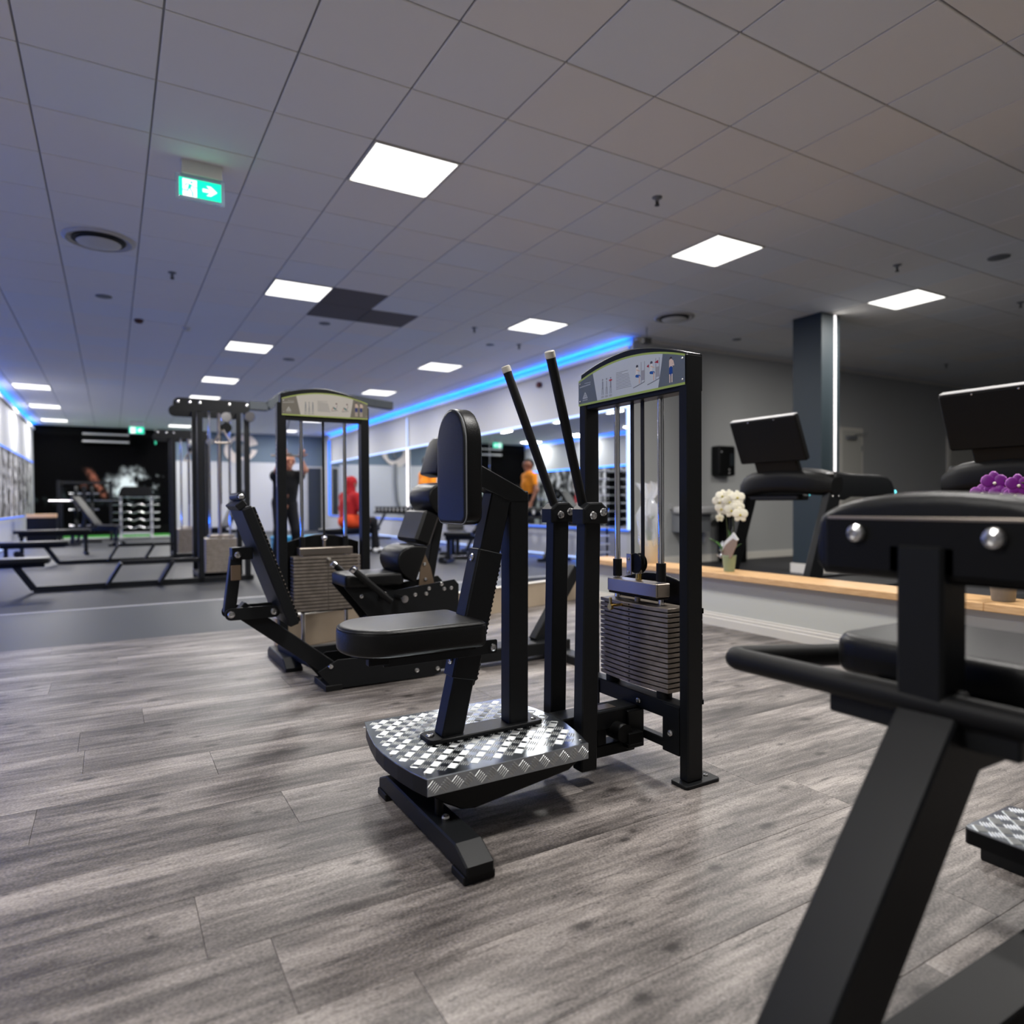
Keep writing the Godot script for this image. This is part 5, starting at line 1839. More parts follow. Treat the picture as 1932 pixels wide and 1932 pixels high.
# ------------------------------------------------------------------ cable stations
func cable_stations() -> void:
	var z0 := -8.55
	var t := thing("cable_station", "tall black cable rowing station with the overhead crossbeam", "gym machine", Vector3(0.9, 0, z0), "cable stations")
	for x in [0.885, 1.39]:
		for z in [z0, z0 - 0.6]:
			block(t, "post", x - 0.03, x + 0.03, 0.0, 2.03, z - 0.03, z + 0.03, M.frame, 0.004)
	for z in [z0 + 0.035, z0 - 0.635]:
		var st := ms()
		prism(st, rrect(0.82, 0.14, 0.068, 5), Vector3(1.02, 2.03, z - 0.006), Vector3.RIGHT, Vector3.UP, Vector3(0, 0, 0.012), 0.001)
		var p := part(t, "top_plate", st, M.frame)
		for x in [0.66, 0.78, 0.885, 1.2, 1.39]:
			bolt(p, Vector3(x, 2.05, z + (0.006 if z > z0 else -0.006)), Vector3(0, 0, 1.0 if z > z0 else -1.0), 0.018, 0.01)
	for x in [1.0, 1.22]:
		rod(t, "guide_rod", Vector3(x, 0.1, z0 - 0.14), Vector3(x, 2.0, z0 - 0.14), 0.014, M.chrome)
	rod(t, "guide_rod", Vector3(1.14, 0.1, z0 - 0.42), Vector3(1.14, 2.0, z0 - 0.42), 0.02, M.steel)
	for k in 12:
		block(t, "weight_plate", 0.94, 1.28, 0.1 + 0.033 * k, 0.128 + 0.033 * k, z0 - 0.24, z0 - 0.05, M.plate)
	block(t, "head_plate", 0.98, 1.25, 0.505, 0.535, z0 - 0.23, z0 - 0.06, M.steel)
	for k in 12:
		block(t, "weight_plate", 0.94, 1.28, 0.1 + 0.033 * k, 0.128 + 0.033 * k, z0 - 0.54, z0 - 0.35, M.plate)
	for q in [[1.16, 1.9], [1.16, 1.78], [1.42, 1.92]]:
		var st := ms()
		lathe(st, [[0.01, -0.02], [0.055, -0.02], [0.06, -0.014], [0.048, -0.008], [0.048, 0.008], [0.06, 0.014], [0.055, 0.02], [0.01, 0.02]], Vector3(q[0], q[1], z0 + 0.06), 20, Vector3.BACK, -1)
		part(t, "pulley", st, M.chrome if q[1] > 1.8 else M.black)
	rod(t, "cable", Vector3(1.1, 1.85, z0 + 0.06), Vector3(1.1, 0.9, z0 + 0.06), 0.006, M.black, 8)
	var hs := ms()
	tube(hs, bent([Vector3(1.12, 1.75, z0 + 0.1), Vector3(1.2, 1.6, z0 + 0.1), Vector3(1.02, 1.6, z0 + 0.1), Vector3(1.1, 1.75, z0 + 0.1)], 0.03), 0.012, 8)
	part(t, "pull_handle", hs, M.steel)
	block(t, "base_beam", -0.7, 1.45, 0.0, 0.06, z0 - 0.04, z0 + 0.03, M.frame)
	block(t, "base_beam", 0.86, 1.42, 0.0, 0.06, z0 - 0.64, z0 - 0.57, M.frame)
	block(t, "base_cross", 0.85, 0.92, 0.06, 0.11, z0 - 0.62, z0 + 0.02, M.frame)
	beam(t, "seat_leg", Vector3(-0.69, 0.03, z0), Vector3(-0.86, 0.3, z0), 0.06, 0.06, M.frame)
	block(t, "seat_rail", -1.4, -0.6, 0.26, 0.3, z0 - 0.03, z0 + 0.03, M.frame)
	beam(t, "seat_leg", Vector3(-1.33, 0.0, z0), Vector3(-1.33, 0.28, z0), 0.05, 0.05, M.frame, Vector3.LEFT)
	var st := ms()
	prism(st, rrect(0.9, 0.3, 0.05), Vector3(-1.0, 0.3, z0), Vector3.RIGHT, Vector3.BACK, Vector3.UP * 0.06, 0.015, 3, 1)
	part(t, "seat_pad", st, M.vinyl)
	for x in [-0.05, 0.45]:
		beam(t, "foot_plate", Vector3(x, 0.03, z0 + 0.02), Vector3(x + 0.14, 0.27, z0 + 0.02), 0.3, 0.03, M.frame)
	block(t, "upper_beam", 0.08, 0.88, 0.24, 0.29, z0 - 0.03, z0 + 0.03, M.frame)
	copy(t, Vector3(0.9, 0, -12.3), 0.0, "tall black cable rowing station standing behind the one with the crossbeam")
	# only the first one carries the crossbeam
	O = Vector3(0.9, 0, z0)
	var pts := [Vector3(1.42, 2.06, z0), Vector3(1.63, 2.06, z0), Vector3(1.83, 2.22, z0), Vector3(2.7, 2.22, z0), Vector3(2.95, 2.19, z0), Vector3(3.2, 2.17, z0)]
	st = ms()
	for i in pts.size() - 1:
		bar(st, pts[i], pts[i + 1], 0.1, 0.1)
	part(t, "crossbeam", st, M.beam)
	rod(t, "high_cable", Vector3(1.95, 2.18, z0), Vector3(2.19, 1.78, -10.3), 0.006, M.black, 8)
	st = ms()
	tube(st, [Vector3(2.19, 1.9, -10.3), Vector3(2.2, 1.8, -10.31), Vector3(2.21, 1.68, -10.32)], [0.022, 0.03, 0.014], 10)
	part(t, "cable_swivel", st, M.chrome)
	rod(t, "pull_bar", Vector3(2.01, 1.6, -10.32), Vector3(2.41, 1.6, -10.32), 0.016, M.steel, 10)


# ------------------------------------------------------------------ free weights
func dumbbell(c: Vector3, r: float, label: String) -> Node3D:
	var t := thing("dumbbell", label, "dumbbell", c, "dumbbells on the rack")
	for s in [-1.0, 1.0]:
		var st := ms()
		cyl(st, c + Vector3(s * 0.06, 0, 0), c + Vector3(s * 0.145, 0, 0), r, 6, -1.0, 0.01)
		var h := part(t, "head", st, M.black)
		st = ms()
		cyl(st, c + Vector3(s * 0.145, 0, 0), c + Vector3(s * 0.148, 0, 0), r * 0.5, 14)
		part(h, "end_disc", st, M.light_grey)
	rod(t, "grip", c - Vector3(0.065, 0, 0), c + Vector3(0.065, 0, 0), 0.016, M.chrome, 10)
	return t


func bench(called: String, label: String, at: Vector3, tilt: float, turn: float) -> void:
	var t := thing(called, label, "bench", at)
	O = Vector3.ZERO
	var st := ms()
	prism(st, rrect(0.42 if tilt > 0.1 else 1.15, 0.28, 0.04), Vector3(-0.3 if tilt > 0.1 else 0.0, 0.4, 0), Vector3.RIGHT, Vector3.BACK, Vector3.UP * 0.06, 0.015, 3, 1)
	part(t, "seat_pad", st, M.vinyl)
	if tilt > 0.1:
		st = ms()
		bar(st, Vector3(-0.06, 0.45, 0), Vector3(-0.06 + cos(tilt) * 0.8, 0.45 + sin(tilt) * 0.8, 0), 0.28, 0.06, Vector3.UP, 0.015)
		part(t, "backrest", st, M.vinyl)
		beam(t, "back_strut", Vector3(0.4, 0.08, 0), Vector3(0.2, 0.45 + 0.2 * tan(tilt), 0), 0.04, 0.05, M.frame)
	block(t, "spine", -0.5, 0.55, 0.34, 0.4, -0.03, 0.03, M.frame)
	for x in [-0.45, 0.5]:
		block(t, "leg", x - 0.03, x + 0.03, 0.03, 0.36, -0.03, 0.03, M.frame)
		block(t, "foot", x - 0.03, x + 0.03, 0.0, 0.05, -0.24, 0.24, M.frame)
	for s in [-1.0, 1.0]:
		rod(t, "wheel", Vector3(-0.52, 0.05, s * 0.16 - 0.02), Vector3(-0.52, 0.05, s * 0.16 + 0.02), 0.05, M.rubber)
	rod(t, "wheel_axle", Vector3(-0.52, 0.05, -0.17), Vector3(-0.52, 0.05, 0.17), 0.012, M.chrome)
	t.rotation.y = turn


func free_weights() -> void:
	var t := thing("dumbbell_rack", "long black dumbbell rack in front of the mirrors", "rack", Vector3(5.85, 0, -12.0))
	block(t, "shelf", 5.7, 5.76, 0.635, 0.675, -16.6, -8.3, M.frame)
	block(t, "shelf", 5.9, 5.96, 0.635, 0.675, -16.6, -8.3, M.frame)
	var z := -8.6
	while z > -16.6:
		beam(t, "rack_leg", Vector3(5.6, 0.02, z), Vector3(5.93, 0.63, z), 0.05, 0.06, M.frame)
		block(t, "rack_foot", 5.5, 6.08, 0.0, 0.05, z - 0.03, z + 0.03, M.frame)
		z -= 2.6
	var base := dumbbell(Vector3(5.83, 0.742, -8.5), 0.075, "black hexagonal dumbbell lying on the long rack")
	for k in range(1, 32):
		copy(base, Vector3(5.83, 0.742, -8.5 - 0.255 * k))
	bench("incline_bench", "black adjustable bench with its back raised by the mirrors", Vector3(4.9, 0, -10.2), 0.95, 1.2)
	bench("flat_bench", "black flat bench on which the person in red sits", Vector3(3.65, 0, -11.9), 0.0, 0.3)
	bench("incline_bench", "black adjustable bench with wheels near the end of the kerb", Vector3(4.7, 0, -9.0), 0.5, -0.7)
	# a narrow shelf rack in the corner of the mirror wall
	t = thing("shelf_rack", "narrow rack of thin pale shelves beside the corner of the grey wall", "rack", Vector3(5.9, 0, -7.78))
	for k in 12:
		block(t, "shelf", 5.74, 6.08, 0.06 + 0.115 * k, 0.08 + 0.115 * k, -7.95, -7.62, M.light_grey)
	for x in [5.76, 6.06]:
		for zz in [-7.93, -7.66]:
			block(t, "post", x - 0.012, x + 0.012, 0.0, 1.36, zz - 0.012, zz + 0.012, M.black)
	block(t, "back_sheet", 5.77, 6.05, 0.05, 1.35, -7.955, -7.945, M.black)
	t = thing("rolled_mat", "rolled teal exercise mat standing by the low wall", "mat", Vector3(4.85, 0, -6.55))
	var st := ms()
	lathe(st, [[0.1, 0.0], [0.105, 0.01], [0.105, 0.29], [0.1, 0.3], [0.03, 0.3], [0.028, 0.29]], Vector3(4.85, 0, -6.55), 20)
	part(t, "roll", st, M.teal)
	t = thing("folded_mat", "folded teal exercise mat lying on the rubber floor behind the leg press", "mat", Vector3(2.9, 0, -12.5))
	st = ms()
	for k in 4:
		prism(st, rrect(0.9, 0.5, 0.04), Vector3(2.9, 0.001 + 0.08 * k, -12.5), Vector3.RIGHT, Vector3.BACK, Vector3.UP * 0.079, 0.02, 2, 1)
	part(t, "layers", st, M.teal)


# ------------------------------------------------------------------ the far end of the hall
func far_end() -> void:
	var t := thing("turf_strip", "strip of bright green turf in front of the black wall", "turf", Vector3(0.3, 0, -22.3))
	block(t, "turf", -1.6, 1.5, 0.0, 0.02, -23.1, -21.3, M.turf)
	block(t, "edge", -1.6, 1.5, 0.0, 0.022, -21.3, -21.2, M.white)
	t = thing("barbell_rack", "chrome upright rack for curl bars in front of the black wall", "rack", Vector3(0.58, 0, -20.9))
	for x in [0.22, 0.95]:
		block(t, "post", x - 0.03, x + 0.03, 0.06, 1.12, -20.93, -20.87, M.light_grey)
		block(t, "foot", x - 0.04, x + 0.04, 0.0, 0.06, -21.2, -20.6, M.light_grey)
		for k in 5:
			block(t, "hook", x - 0.02, x + 0.02, 0.24 + 0.2 * k, 0.27 + 0.2 * k, -20.88, -20.76, M.chrome)
	block(t, "cross_bar", 0.22, 0.95, 0.1, 0.16, -20.93, -20.87, M.light_grey)
	var st := ms()
	prism(st, flat([-0.42, 0.0, 0.42, 0.0, 0.36, 0.2, 0.3, 0.26, -0.3, 0.26, -0.36, 0.2]), Vector3(0.585, 1.12, -20.92), Vector3.RIGHT, Vector3.UP, Vector3(0, 0, 0.04))
	part(t, "top_sign", st, M.black)
	for k in 5:
		var y := 0.2875 + 0.2 * k
		t = thing("curl_bar", ["steel curl bar on the lowest hooks of the chrome rack", "steel curl bar on the second hooks from below", "steel curl bar on the middle hooks of the chrome rack", "steel curl bar just under the straight one", "straight steel bar on the top hooks of the chrome rack"][k], "barbell", Vector3(0.585, y, -20.8), "bars on the chrome rack")
		st = ms()
		var p := []
		for i in 25:
			var x := -0.55 + 1.1 * i / 24.0
			p.append(Vector3(0.585 + x, y + (0.025 * sin(x * 22.0) if absf(x) < 0.3 and k < 4 else 0.0), -20.8))
		tube(st, p, 0.016, 8)
		part(t, "bar", st, M.chrome)
	t = thing("air_conditioner", "black wall unit with two pale slats high on the black wall", "air conditioner", Vector3(-0.1, 2.66, FZ + 0.03))
	block(t, "housing", -0.72, 0.52, 2.66, 3.0, FZ + 0.03, FZ + 0.2, M.wall_black)
	for y in [2.72, 2.93]:
		block(t, "slat", -0.68, 0.48, y - 0.025, y + 0.025, FZ + 0.2, FZ + 0.22, M.light_grey)
	# emblem on the far wall: a ring with a swoosh on a stem
	t = thing("wall_emblem", "large pale ring emblem on a grey stem on the far wall", "emblem", Vector3(3.6, 2.0, FZ + 0.02))
	st = ms()
	var rings := []
	for i in 40:
		var a := TAU * i / 39.0 * 0.94 + 0.3
		var c := Vector3(3.6 + cos(a) * 0.4, 2.66 + sin(a) * 0.36, FZ + 0.025)
		var r := Vector3(cos(a), sin(a), 0) * (0.1 + 0.045 * sin(a * 2.0))
		rings.append([c - r, c + r, c + r + Vector3(0, 0, 0.02), c - r + Vector3(0, 0, 0.02)])
	loft(st, rings, -1)
	part(t, "ring", st, M.emblem)
	st = ms()
	tube(st, [Vector3(3.78, 2.84, FZ + 0.04), Vector3(3.62, 2.72, FZ + 0.04), Vector3(3.66, 2.56, FZ + 0.04), Vector3(3.5, 2.46, FZ + 0.04)], [0.03, 0.07, 0.06, 0.02], 8)
	part(t, "swoosh", st, M.grey)
	st = ms()
	tube(st, [Vector3(3.6, 2.3, FZ + 0.05), Vector3(3.6, 1.6, FZ + 0.05), Vector3(3.55, 1.0, FZ + 0.05), Vector3(3.4, 0.5, FZ + 0.05)], 0.06, 8)
	part(t, "stem", st, M.grey)
	# dark machines and benches between the stations and the black wall
	bench("flat_bench", "black flat bench beside the picture band wall", Vector3(-0.9, 0, -14.6), 0.0, 0.1)
	bench("incline_bench", "black adjustable bench in front of the black picture wall", Vector3(-0.3, 0, -17.4), 0.9, 2.6)
	bench("incline_bench", "black adjustable bench in front of the white part of the far wall", Vector3(1.95, 0, -14.2), 1.1, 0.4)
	t = thing("plate_tree", "black stand with weight discs near the black wall", "weight stand", Vector3(-0.55, 0, -19.2))
	block(t, "post", -0.59, -0.51, 0.05, 1.35, -19.24, -19.16, M.frame)
	block(t, "base", -0.9, -0.2, 0.0, 0.05, -19.5, -18.9, M.frame)
	for k in 3:
		for s in [-1.0, 1.0]:
			var c := Vector3(-0.55 + s * 0.04, 0.4 + 0.38 * k, -19.2)
			rod(t, "peg", c, c + Vector3(s * 0.26, 0, 0), 0.024, M.chrome)
	var base: Node3D = null
	for k in 6:
		var s := 1.0 if k % 2 == 0 else -1.0
		var c := Vector3(-0.55 + s * 0.16, 0.4 + 0.38 * (k / 2), -19.2)
		if base == null:
			base = thing("weight_disc", "black iron disc on a peg of the weight stand", "weight disc", c, "discs on the weight stand")
			st = ms()
			lathe(st, [[0.03, -0.03], [0.17, -0.03], [0.18, -0.02], [0.18, 0.02], [0.17, 0.03], [0.03, 0.03]], c, 24, Vector3.RIGHT, -1)
			part(base, "disc", st, M.black)
			st = ms()
			lathe(st, [[0.028, -0.034], [0.06, -0.034], [0.06, 0.034], [0.028, 0.034]], c, 16, Vector3.RIGHT, -1)
			part(base, "hub", st, M.grey)
		else:
			copy(base, c)
	t = thing("power_rack", "black power rack with a barbell cradle in front of the black wall", "gym machine", Vector3(-0.3, 0, -20.4))
	for x in [-1.1, 0.0]:
		for zz in [-20.9, -19.95]:
			block(t, "post", x - 0.035, x + 0.035, 0.0, 1.5, zz - 0.035, zz + 0.035, M.frame)
		block(t, "side_bar", x - 0.03, x + 0.03, 1.42, 1.48, -20.9, -19.95, M.frame)
		block(t, "foot", x - 0.04, x + 0.04, 0.0, 0.06, -21.0, -19.85, M.frame)
	block(t, "top_bar", -1.1, 0.0, 1.44, 1.5, -20.93, -20.87, M.frame)
	rod(t, "rest_bar", Vector3(-1.3, 1.0, -19.9), Vector3(0.25, 1.0, -19.9), 0.016, M.chrome)
	t = thing("wooden_box", "small tan wooden block beside the picture band wall", "box", Vector3(-1.3, 0, -18.4))
	block(t, "box_body", -1.6, -1.05, 0.0, 0.62, -18.6, -18.2, M.black)
	block(t, "lid", -1.6, -1.05, 0.62, 0.7, -18.6, -18.2, M.pine)


# ------------------------------------------------------------------ people
func hand(b: Array, w: Vector3, d: Vector3, n: Vector3, thumb: float, curl: float) -> void:
	# palm and five fingers: w wrist, d along the hand, n out of the palm
	d = d.normalized()
	var s := d.cross(n).normalized()
	n = s.cross(d)
	for k in 3:
		b.append([w + s * (k - 1) * 0.016, w + d * 0.085 + s * (k - 1) * 0.026, 0.016, 0.013])
	for k in 4:
		var len: float = [0.032, 0.038, 0.036, 0.028][k]
		var p := w + d * 0.088 + s * (k - 1.5) * 0.021
		for j in 3:
			var e := d.rotated(s, -curl * (j + 0.4))
			var q: Vector3 = p + e * len * (1.0 - 0.16 * j)
			b.append([p, q, 0.0095 - 0.0006 * j, 0.009 - 0.0008 * j])
			p = q
	var p0 := w + d * 0.03 + s * thumb * 0.03
	var p1 := p0 + d * 0.03 + s * thumb * 0.03 + n * 0.014
	var p2 := p1 + d * 0.035 + s * thumb * 0.006 + n * 0.02
	b.append([p0, p1, 0.014, 0.011])
	b.append([p1, p2, 0.011, 0.008])


func person(label: String, at: Vector3, turn: float, J: Dictionary, skin: Material, top: Material, legs: Material, shoes: Material, sleeve: float, hood := false, shorts: Material = null) -> Node3D:
	# J holds the joints in the person's own axes, facing +x, z to the right hand
	var t := thing("person", label, "person", at)
	O = Vector3.ZERO
	t.rotation.y = turn
	var head: Vector3 = J.head
	var neck: Vector3 = J.neck
	var chest: Vector3 = J.chest
	var hip: Vector3 = J.hip
	var body := [[neck, head - Vector3(0, 0.06, 0), 0.052, 0.05], [chest, neck, 0.12, 0.06], [hip, chest, 0.125, 0.125]]
	var shirt := [[hip + Vector3(0, 0.02, -0.05), chest + Vector3(0, 0, -0.07), 0.125, 0.125], [hip + Vector3(0, 0.02, 0.05), chest + Vector3(0, 0, 0.07), 0.125, 0.125], [chest, neck - Vector3(0, 0.02, 0), 0.13, 0.075]]
	var pants := [[hip + Vector3(0, 0, -0.06), hip + Vector3(0, 0.04, 0.06), 0.125, 0.125]]
	var sh := ms()
	var bo := ms()
	var hb := []
	for s in [-1, 1]:
		var k := "l" if s < 0 else "r"
		var shoulder: Vector3 = J.neck + Vector3(0, -0.07, s * 0.175)
		var elbow: Vector3 = J["elbow_" + k]
		var wrist: Vector3 = J["wrist_" + k]
		body.append([neck - Vector3(0, 0.05, 0), shoulder, 0.07, 0.06])
		body.append([shoulder, elbow, 0.052, 0.042])
		body.append([elbow, wrist, 0.042, 0.027])
		shirt.append([neck - Vector3(0, 0.05, 0), shoulder, 0.08, 0.075])
		var cut := shoulder.lerp(elbow, minf(sleeve, 1.0))
		shirt.append([shoulder, cut, 0.072, 0.062])
		if sleeve > 1.0:
			shirt.append([elbow, elbow.lerp(wrist, sleeve - 1.0), 0.058, 0.042])
		var hj: Vector3 = hip + Vector3(0, -0.02, s * 0.09)
		var knee: Vector3 = J["knee_" + k]
		var ankle: Vector3 = J["ankle_" + k]
		body.append([hj, knee, 0.08, 0.055])
		body.append([knee, ankle, 0.052, 0.036])
		pants.append([hj, knee, 0.1, 0.072])
		pants.append([knee, ankle + Vector3(0, 0.03, 0), 0.07, 0.055])
		var toe: Vector3 = ankle + Vector3(0.17, -0.055, s * 0.02)
		blob(sh, [[ankle + Vector3(-0.03, -0.045, 0), ankle + Vector3(0.05, -0.03, 0), 0.045, 0.045], [ankle + Vector3(0.03, -0.045, 0), toe, 0.045, 0.034]], 0.016, 0.03)
		hand(hb, wrist, J.get("hand_" + k, wrist - elbow), J.get("palm_" + k, Vector3(0, 0, -s)), 1.0, J.get("curl", 0.35))
	# head: skull, jaw, nose, ears, brow
	body.append([head + Vector3(-0.015, 0.02, 0), head + Vector3(0.01, 0.03, 0), 0.092, 0.088])
	blob(bo, body, 0.022, 0.05)
	var face_b := [[head + Vector3(-0.015, 0.02, 0), head + Vector3(0.012, 0.03, 0), 0.094, 0.09], [head + Vector3(0.02, -0.03, 0), head + Vector3(0.05, -0.085, 0), 0.06, 0.032], [head + Vector3(0.092, 0.012, 0), head + Vector3(0.112, -0.022, 0), 0.01, 0.015], [head + Vector3(0.082, 0.03, -0.035), head + Vector3(0.082, 0.03, 0.035), 0.018, 0.018], [head + Vector3(0.082, -0.062, -0.02), head + Vector3(0.082, -0.062, 0.02), 0.011, 0.011]]
	for s in [-1.0, 1.0]:
		face_b.append([head + Vector3(-0.005, 0.02, s * 0.09), head + Vector3(-0.008, -0.02, s * 0.088), 0.014, 0.01])
	blob(bo, face_b, 0.011, 0.018)
	blob(bo, hb, 0.008, 0.008)
	var b := part(t, "body", bo, skin)
	for s in [-1.0, 1.0]:
		var e := ms()
		ell(e, head + Vector3(0.091, 0.008, s * 0.034), Vector3(0.007, 0.008, 0.013))
		part(b, "eye", e, M.black)
	var st := ms()
	blob(st, shirt, 0.022, 0.06)
	part(t, "hoodie" if hood else "shirt", st, top)
	st = ms()
	blob(st, pants, 0.022, 0.05)
	part(t, "trousers", st, legs)
	if shorts:
		st = ms()
		var q := [[hip + Vector3(0, 0, -0.06), hip + Vector3(0, 0.05, 0.06), 0.135, 0.135]]
		for s in [-1, 1]:
			var hj: Vector3 = hip + Vector3(0, -0.02, s * 0.09)
			q.append([hj, hj.lerp(J["knee_l" if s < 0 else "knee_r"], 0.6), 0.112, 0.1])
		blob(st, q, 0.024, 0.05)
		part(t, "shorts", st, shorts)
	part(t, "shoes", sh, shoes)
	st = ms()
	if hood:
		blob(st, [[head + Vector3(-0.035, 0.035, 0), head + Vector3(0.0, 0.05, 0), 0.108, 0.1], [head + Vector3(-0.05, -0.06, 0), neck + Vector3(-0.02, 0.0, 0), 0.085, 0.095], [head + Vector3(0.02, -0.1, 0), neck + Vector3(0.03, -0.02, 0), 0.06, 0.08]], 0.018, 0.04)
		part(t, "hood", st, top)
	else:
		blob(st, [[head + Vector3(-0.03, 0.04, 0), head + Vector3(0.012, 0.062, 0), 0.095, 0.078], [head + Vector3(-0.05, 0.0, 0), head + Vector3(-0.05, -0.04, 0), 0.07, 0.05]], 0.014, 0.03)
		part(t, "hair", st, M.hair)
	return t


func people() -> void:
	var V := func(x: float, y: float, z: float) -> Vector3: return Vector3(x, y, z)
	person("person in a red hooded sweatshirt and orange shorts sitting on a flat bench", Vector3(3.62, 0, -11.9), 0.35, {
		"hip": V.call(0, 0.585, 0), "chest": V.call(0.02, 0.9, 0), "neck": V.call(0.04, 1.08, 0), "head": V.call(0.08, 1.235, 0),
		"elbow_l": V.call(0.08, 0.8, -0.27), "wrist_l": V.call(0.27, 0.7, -0.14), "elbow_r": V.call(0.08, 0.8, 0.27), "wrist_r": V.call(0.27, 0.7, 0.14),
		"knee_l": V.call(0.42, 0.57, -0.17), "ankle_l": V.call(0.48, 0.09, -0.17), "knee_r": V.call(0.42, 0.57, 0.17), "ankle_r": V.call(0.5, 0.09, 0.17)},
		M.skin, M.red, M.cloth_black, M.white, 1.9, true, M.orange2)
	var p := person("person in an orange T-shirt with a black lifting belt, standing before the mirrors", Vector3(5.08, 0, -11.73), 0.1, {
		"hip": V.call(0, 0.93, 0), "chest": V.call(0.01, 1.26, 0), "neck": V.call(0.0, 1.48, 0), "head": V.call(0.02, 1.64, 0),
		"elbow_l": V.call(-0.02, 1.14, -0.28), "wrist_l": V.call(0.1, 0.9, -0.3), "elbow_r": V.call(-0.02, 1.14, 0.28), "wrist_r": V.call(0.1, 0.9, 0.3),
		"knee_l": V.call(0.03, 0.5, -0.12), "ankle_l": V.call(-0.02, 0.09, -0.13), "knee_r": V.call(0.03, 0.5, 0.12), "ankle_r": V.call(-0.02, 0.09, 0.13)},
		M.skin, M.orange, M.cloth_black, M.black, 0.55)
	var st := ms()
	var rings := []
	for y in [0.99, 0.995, 1.075, 1.08]:
		var r := []
		var g: float = 0.006 if y in [0.99, 1.08] else 0.0
		for k in 24:
			r.append(Vector3(cos(TAU * k / 24) * (0.145 - g), y, sin(TAU * k / 24) * (0.192 - g)))
		rings.append(r)
	loft(st, rings)
	var belt := part(p, "lifting_belt", st, M.black)
	st = ms()
	cbox(st, Vector3(0.148, 1.035, 0.0), Vector3(0.012, 0.05, 0.13))
	part(belt, "buckle", st, M.white)
	person("person in black clothes pulling a cable bar under the crossbeam", Vector3(2.29, 0, -10.62), -PI / 2 + 0.1, {
		"hip": V.call(-0.1, 0.9, 0), "chest": V.call(-0.02, 1.2, 0), "neck": V.call(0.04, 1.38, 0), "head": V.call(0.1, 1.52, 0),
		"elbow_l": V.call(0.24, 1.4, -0.2), "wrist_l": V.call(0.26, 1.585, -0.13), "elbow_r": V.call(0.24, 1.4, 0.2), "wrist_r": V.call(0.26, 1.585, 0.13),
		"hand_l": V.call(0.3, 0.3, 0), "hand_r": V.call(0.3, 0.3, 0), "palm_l": V.call(0.6, -0.6, 0), "palm_r": V.call(0.6, -0.6, 0), "curl": 1.0,
		"knee_l": V.call(0.02, 0.48, -0.13), "ankle_l": V.call(-0.08, 0.09, -0.15), "knee_r": V.call(0.02, 0.48, 0.13), "ankle_r": V.call(-0.08, 0.09, 0.15)},
		M.skin_pale, M.cloth_black, M.cloth_black, M.black, 0.45)


# ------------------------------------------------------------------ what hangs from the ceiling
func exit_sign(label: String, c: Vector3, wide: float, tall: float) -> void:
	var t := thing("exit_sign", label, "exit sign", c)
	var st := ms()
	var w := wide * 0.5
	var h := tall * 0.5
	var z := c.z + 0.008
	face(st, [Vector3(c.x - w, c.y - h, z), Vector3(c.x + w, c.y - h, z), Vector3(c.x + w, c.y + h, z), Vector3(c.x - w, c.y + h, z)], Vector3.BACK, -1, [Vector2(0, 1), Vector2(1, 1), Vector2(1, 0), Vector2(0, 0)])
	part(t, "sign_face", st, M.exit, "green lit face with a running figure, a doorway and an arrow")
	block(t, "core", c.x - w, c.x + w, c.y - h, c.y + h, c.z - 0.006, c.z + 0.006, M.white)
	st = ms()
	var e := 0.022
	for s in [-1.0, 1.0]:
		bx(st, c.x + s * (w + e * 0.5) - e * 0.5, c.x + s * (w + e * 0.5) + e * 0.5, c.y - h - e, c.y + h + e, c.z - 0.012, c.z + 0.012, 0.003)
		bx(st, c.x - w, c.x + w, c.y + s * (h + e * 0.5) - e * 0.5, c.y + s * (h + e * 0.5) + e * 0.5, c.z - 0.012, c.z + 0.012, 0.003)
	part(t, "clear_rim", st, M.clear)
	block(t, "mount", c.x - w * 0.9, c.x + w * 1.05, c.y + h + e, HC, c.z - 0.03, c.z + 0.03, M.fitting)
	area(t, c + Vector3(0, 0, 0.02), Vector3.BACK, Vector2(wide, tall), Color(0.1, 1.0, 0.7), 0.004, Vector3.RIGHT)


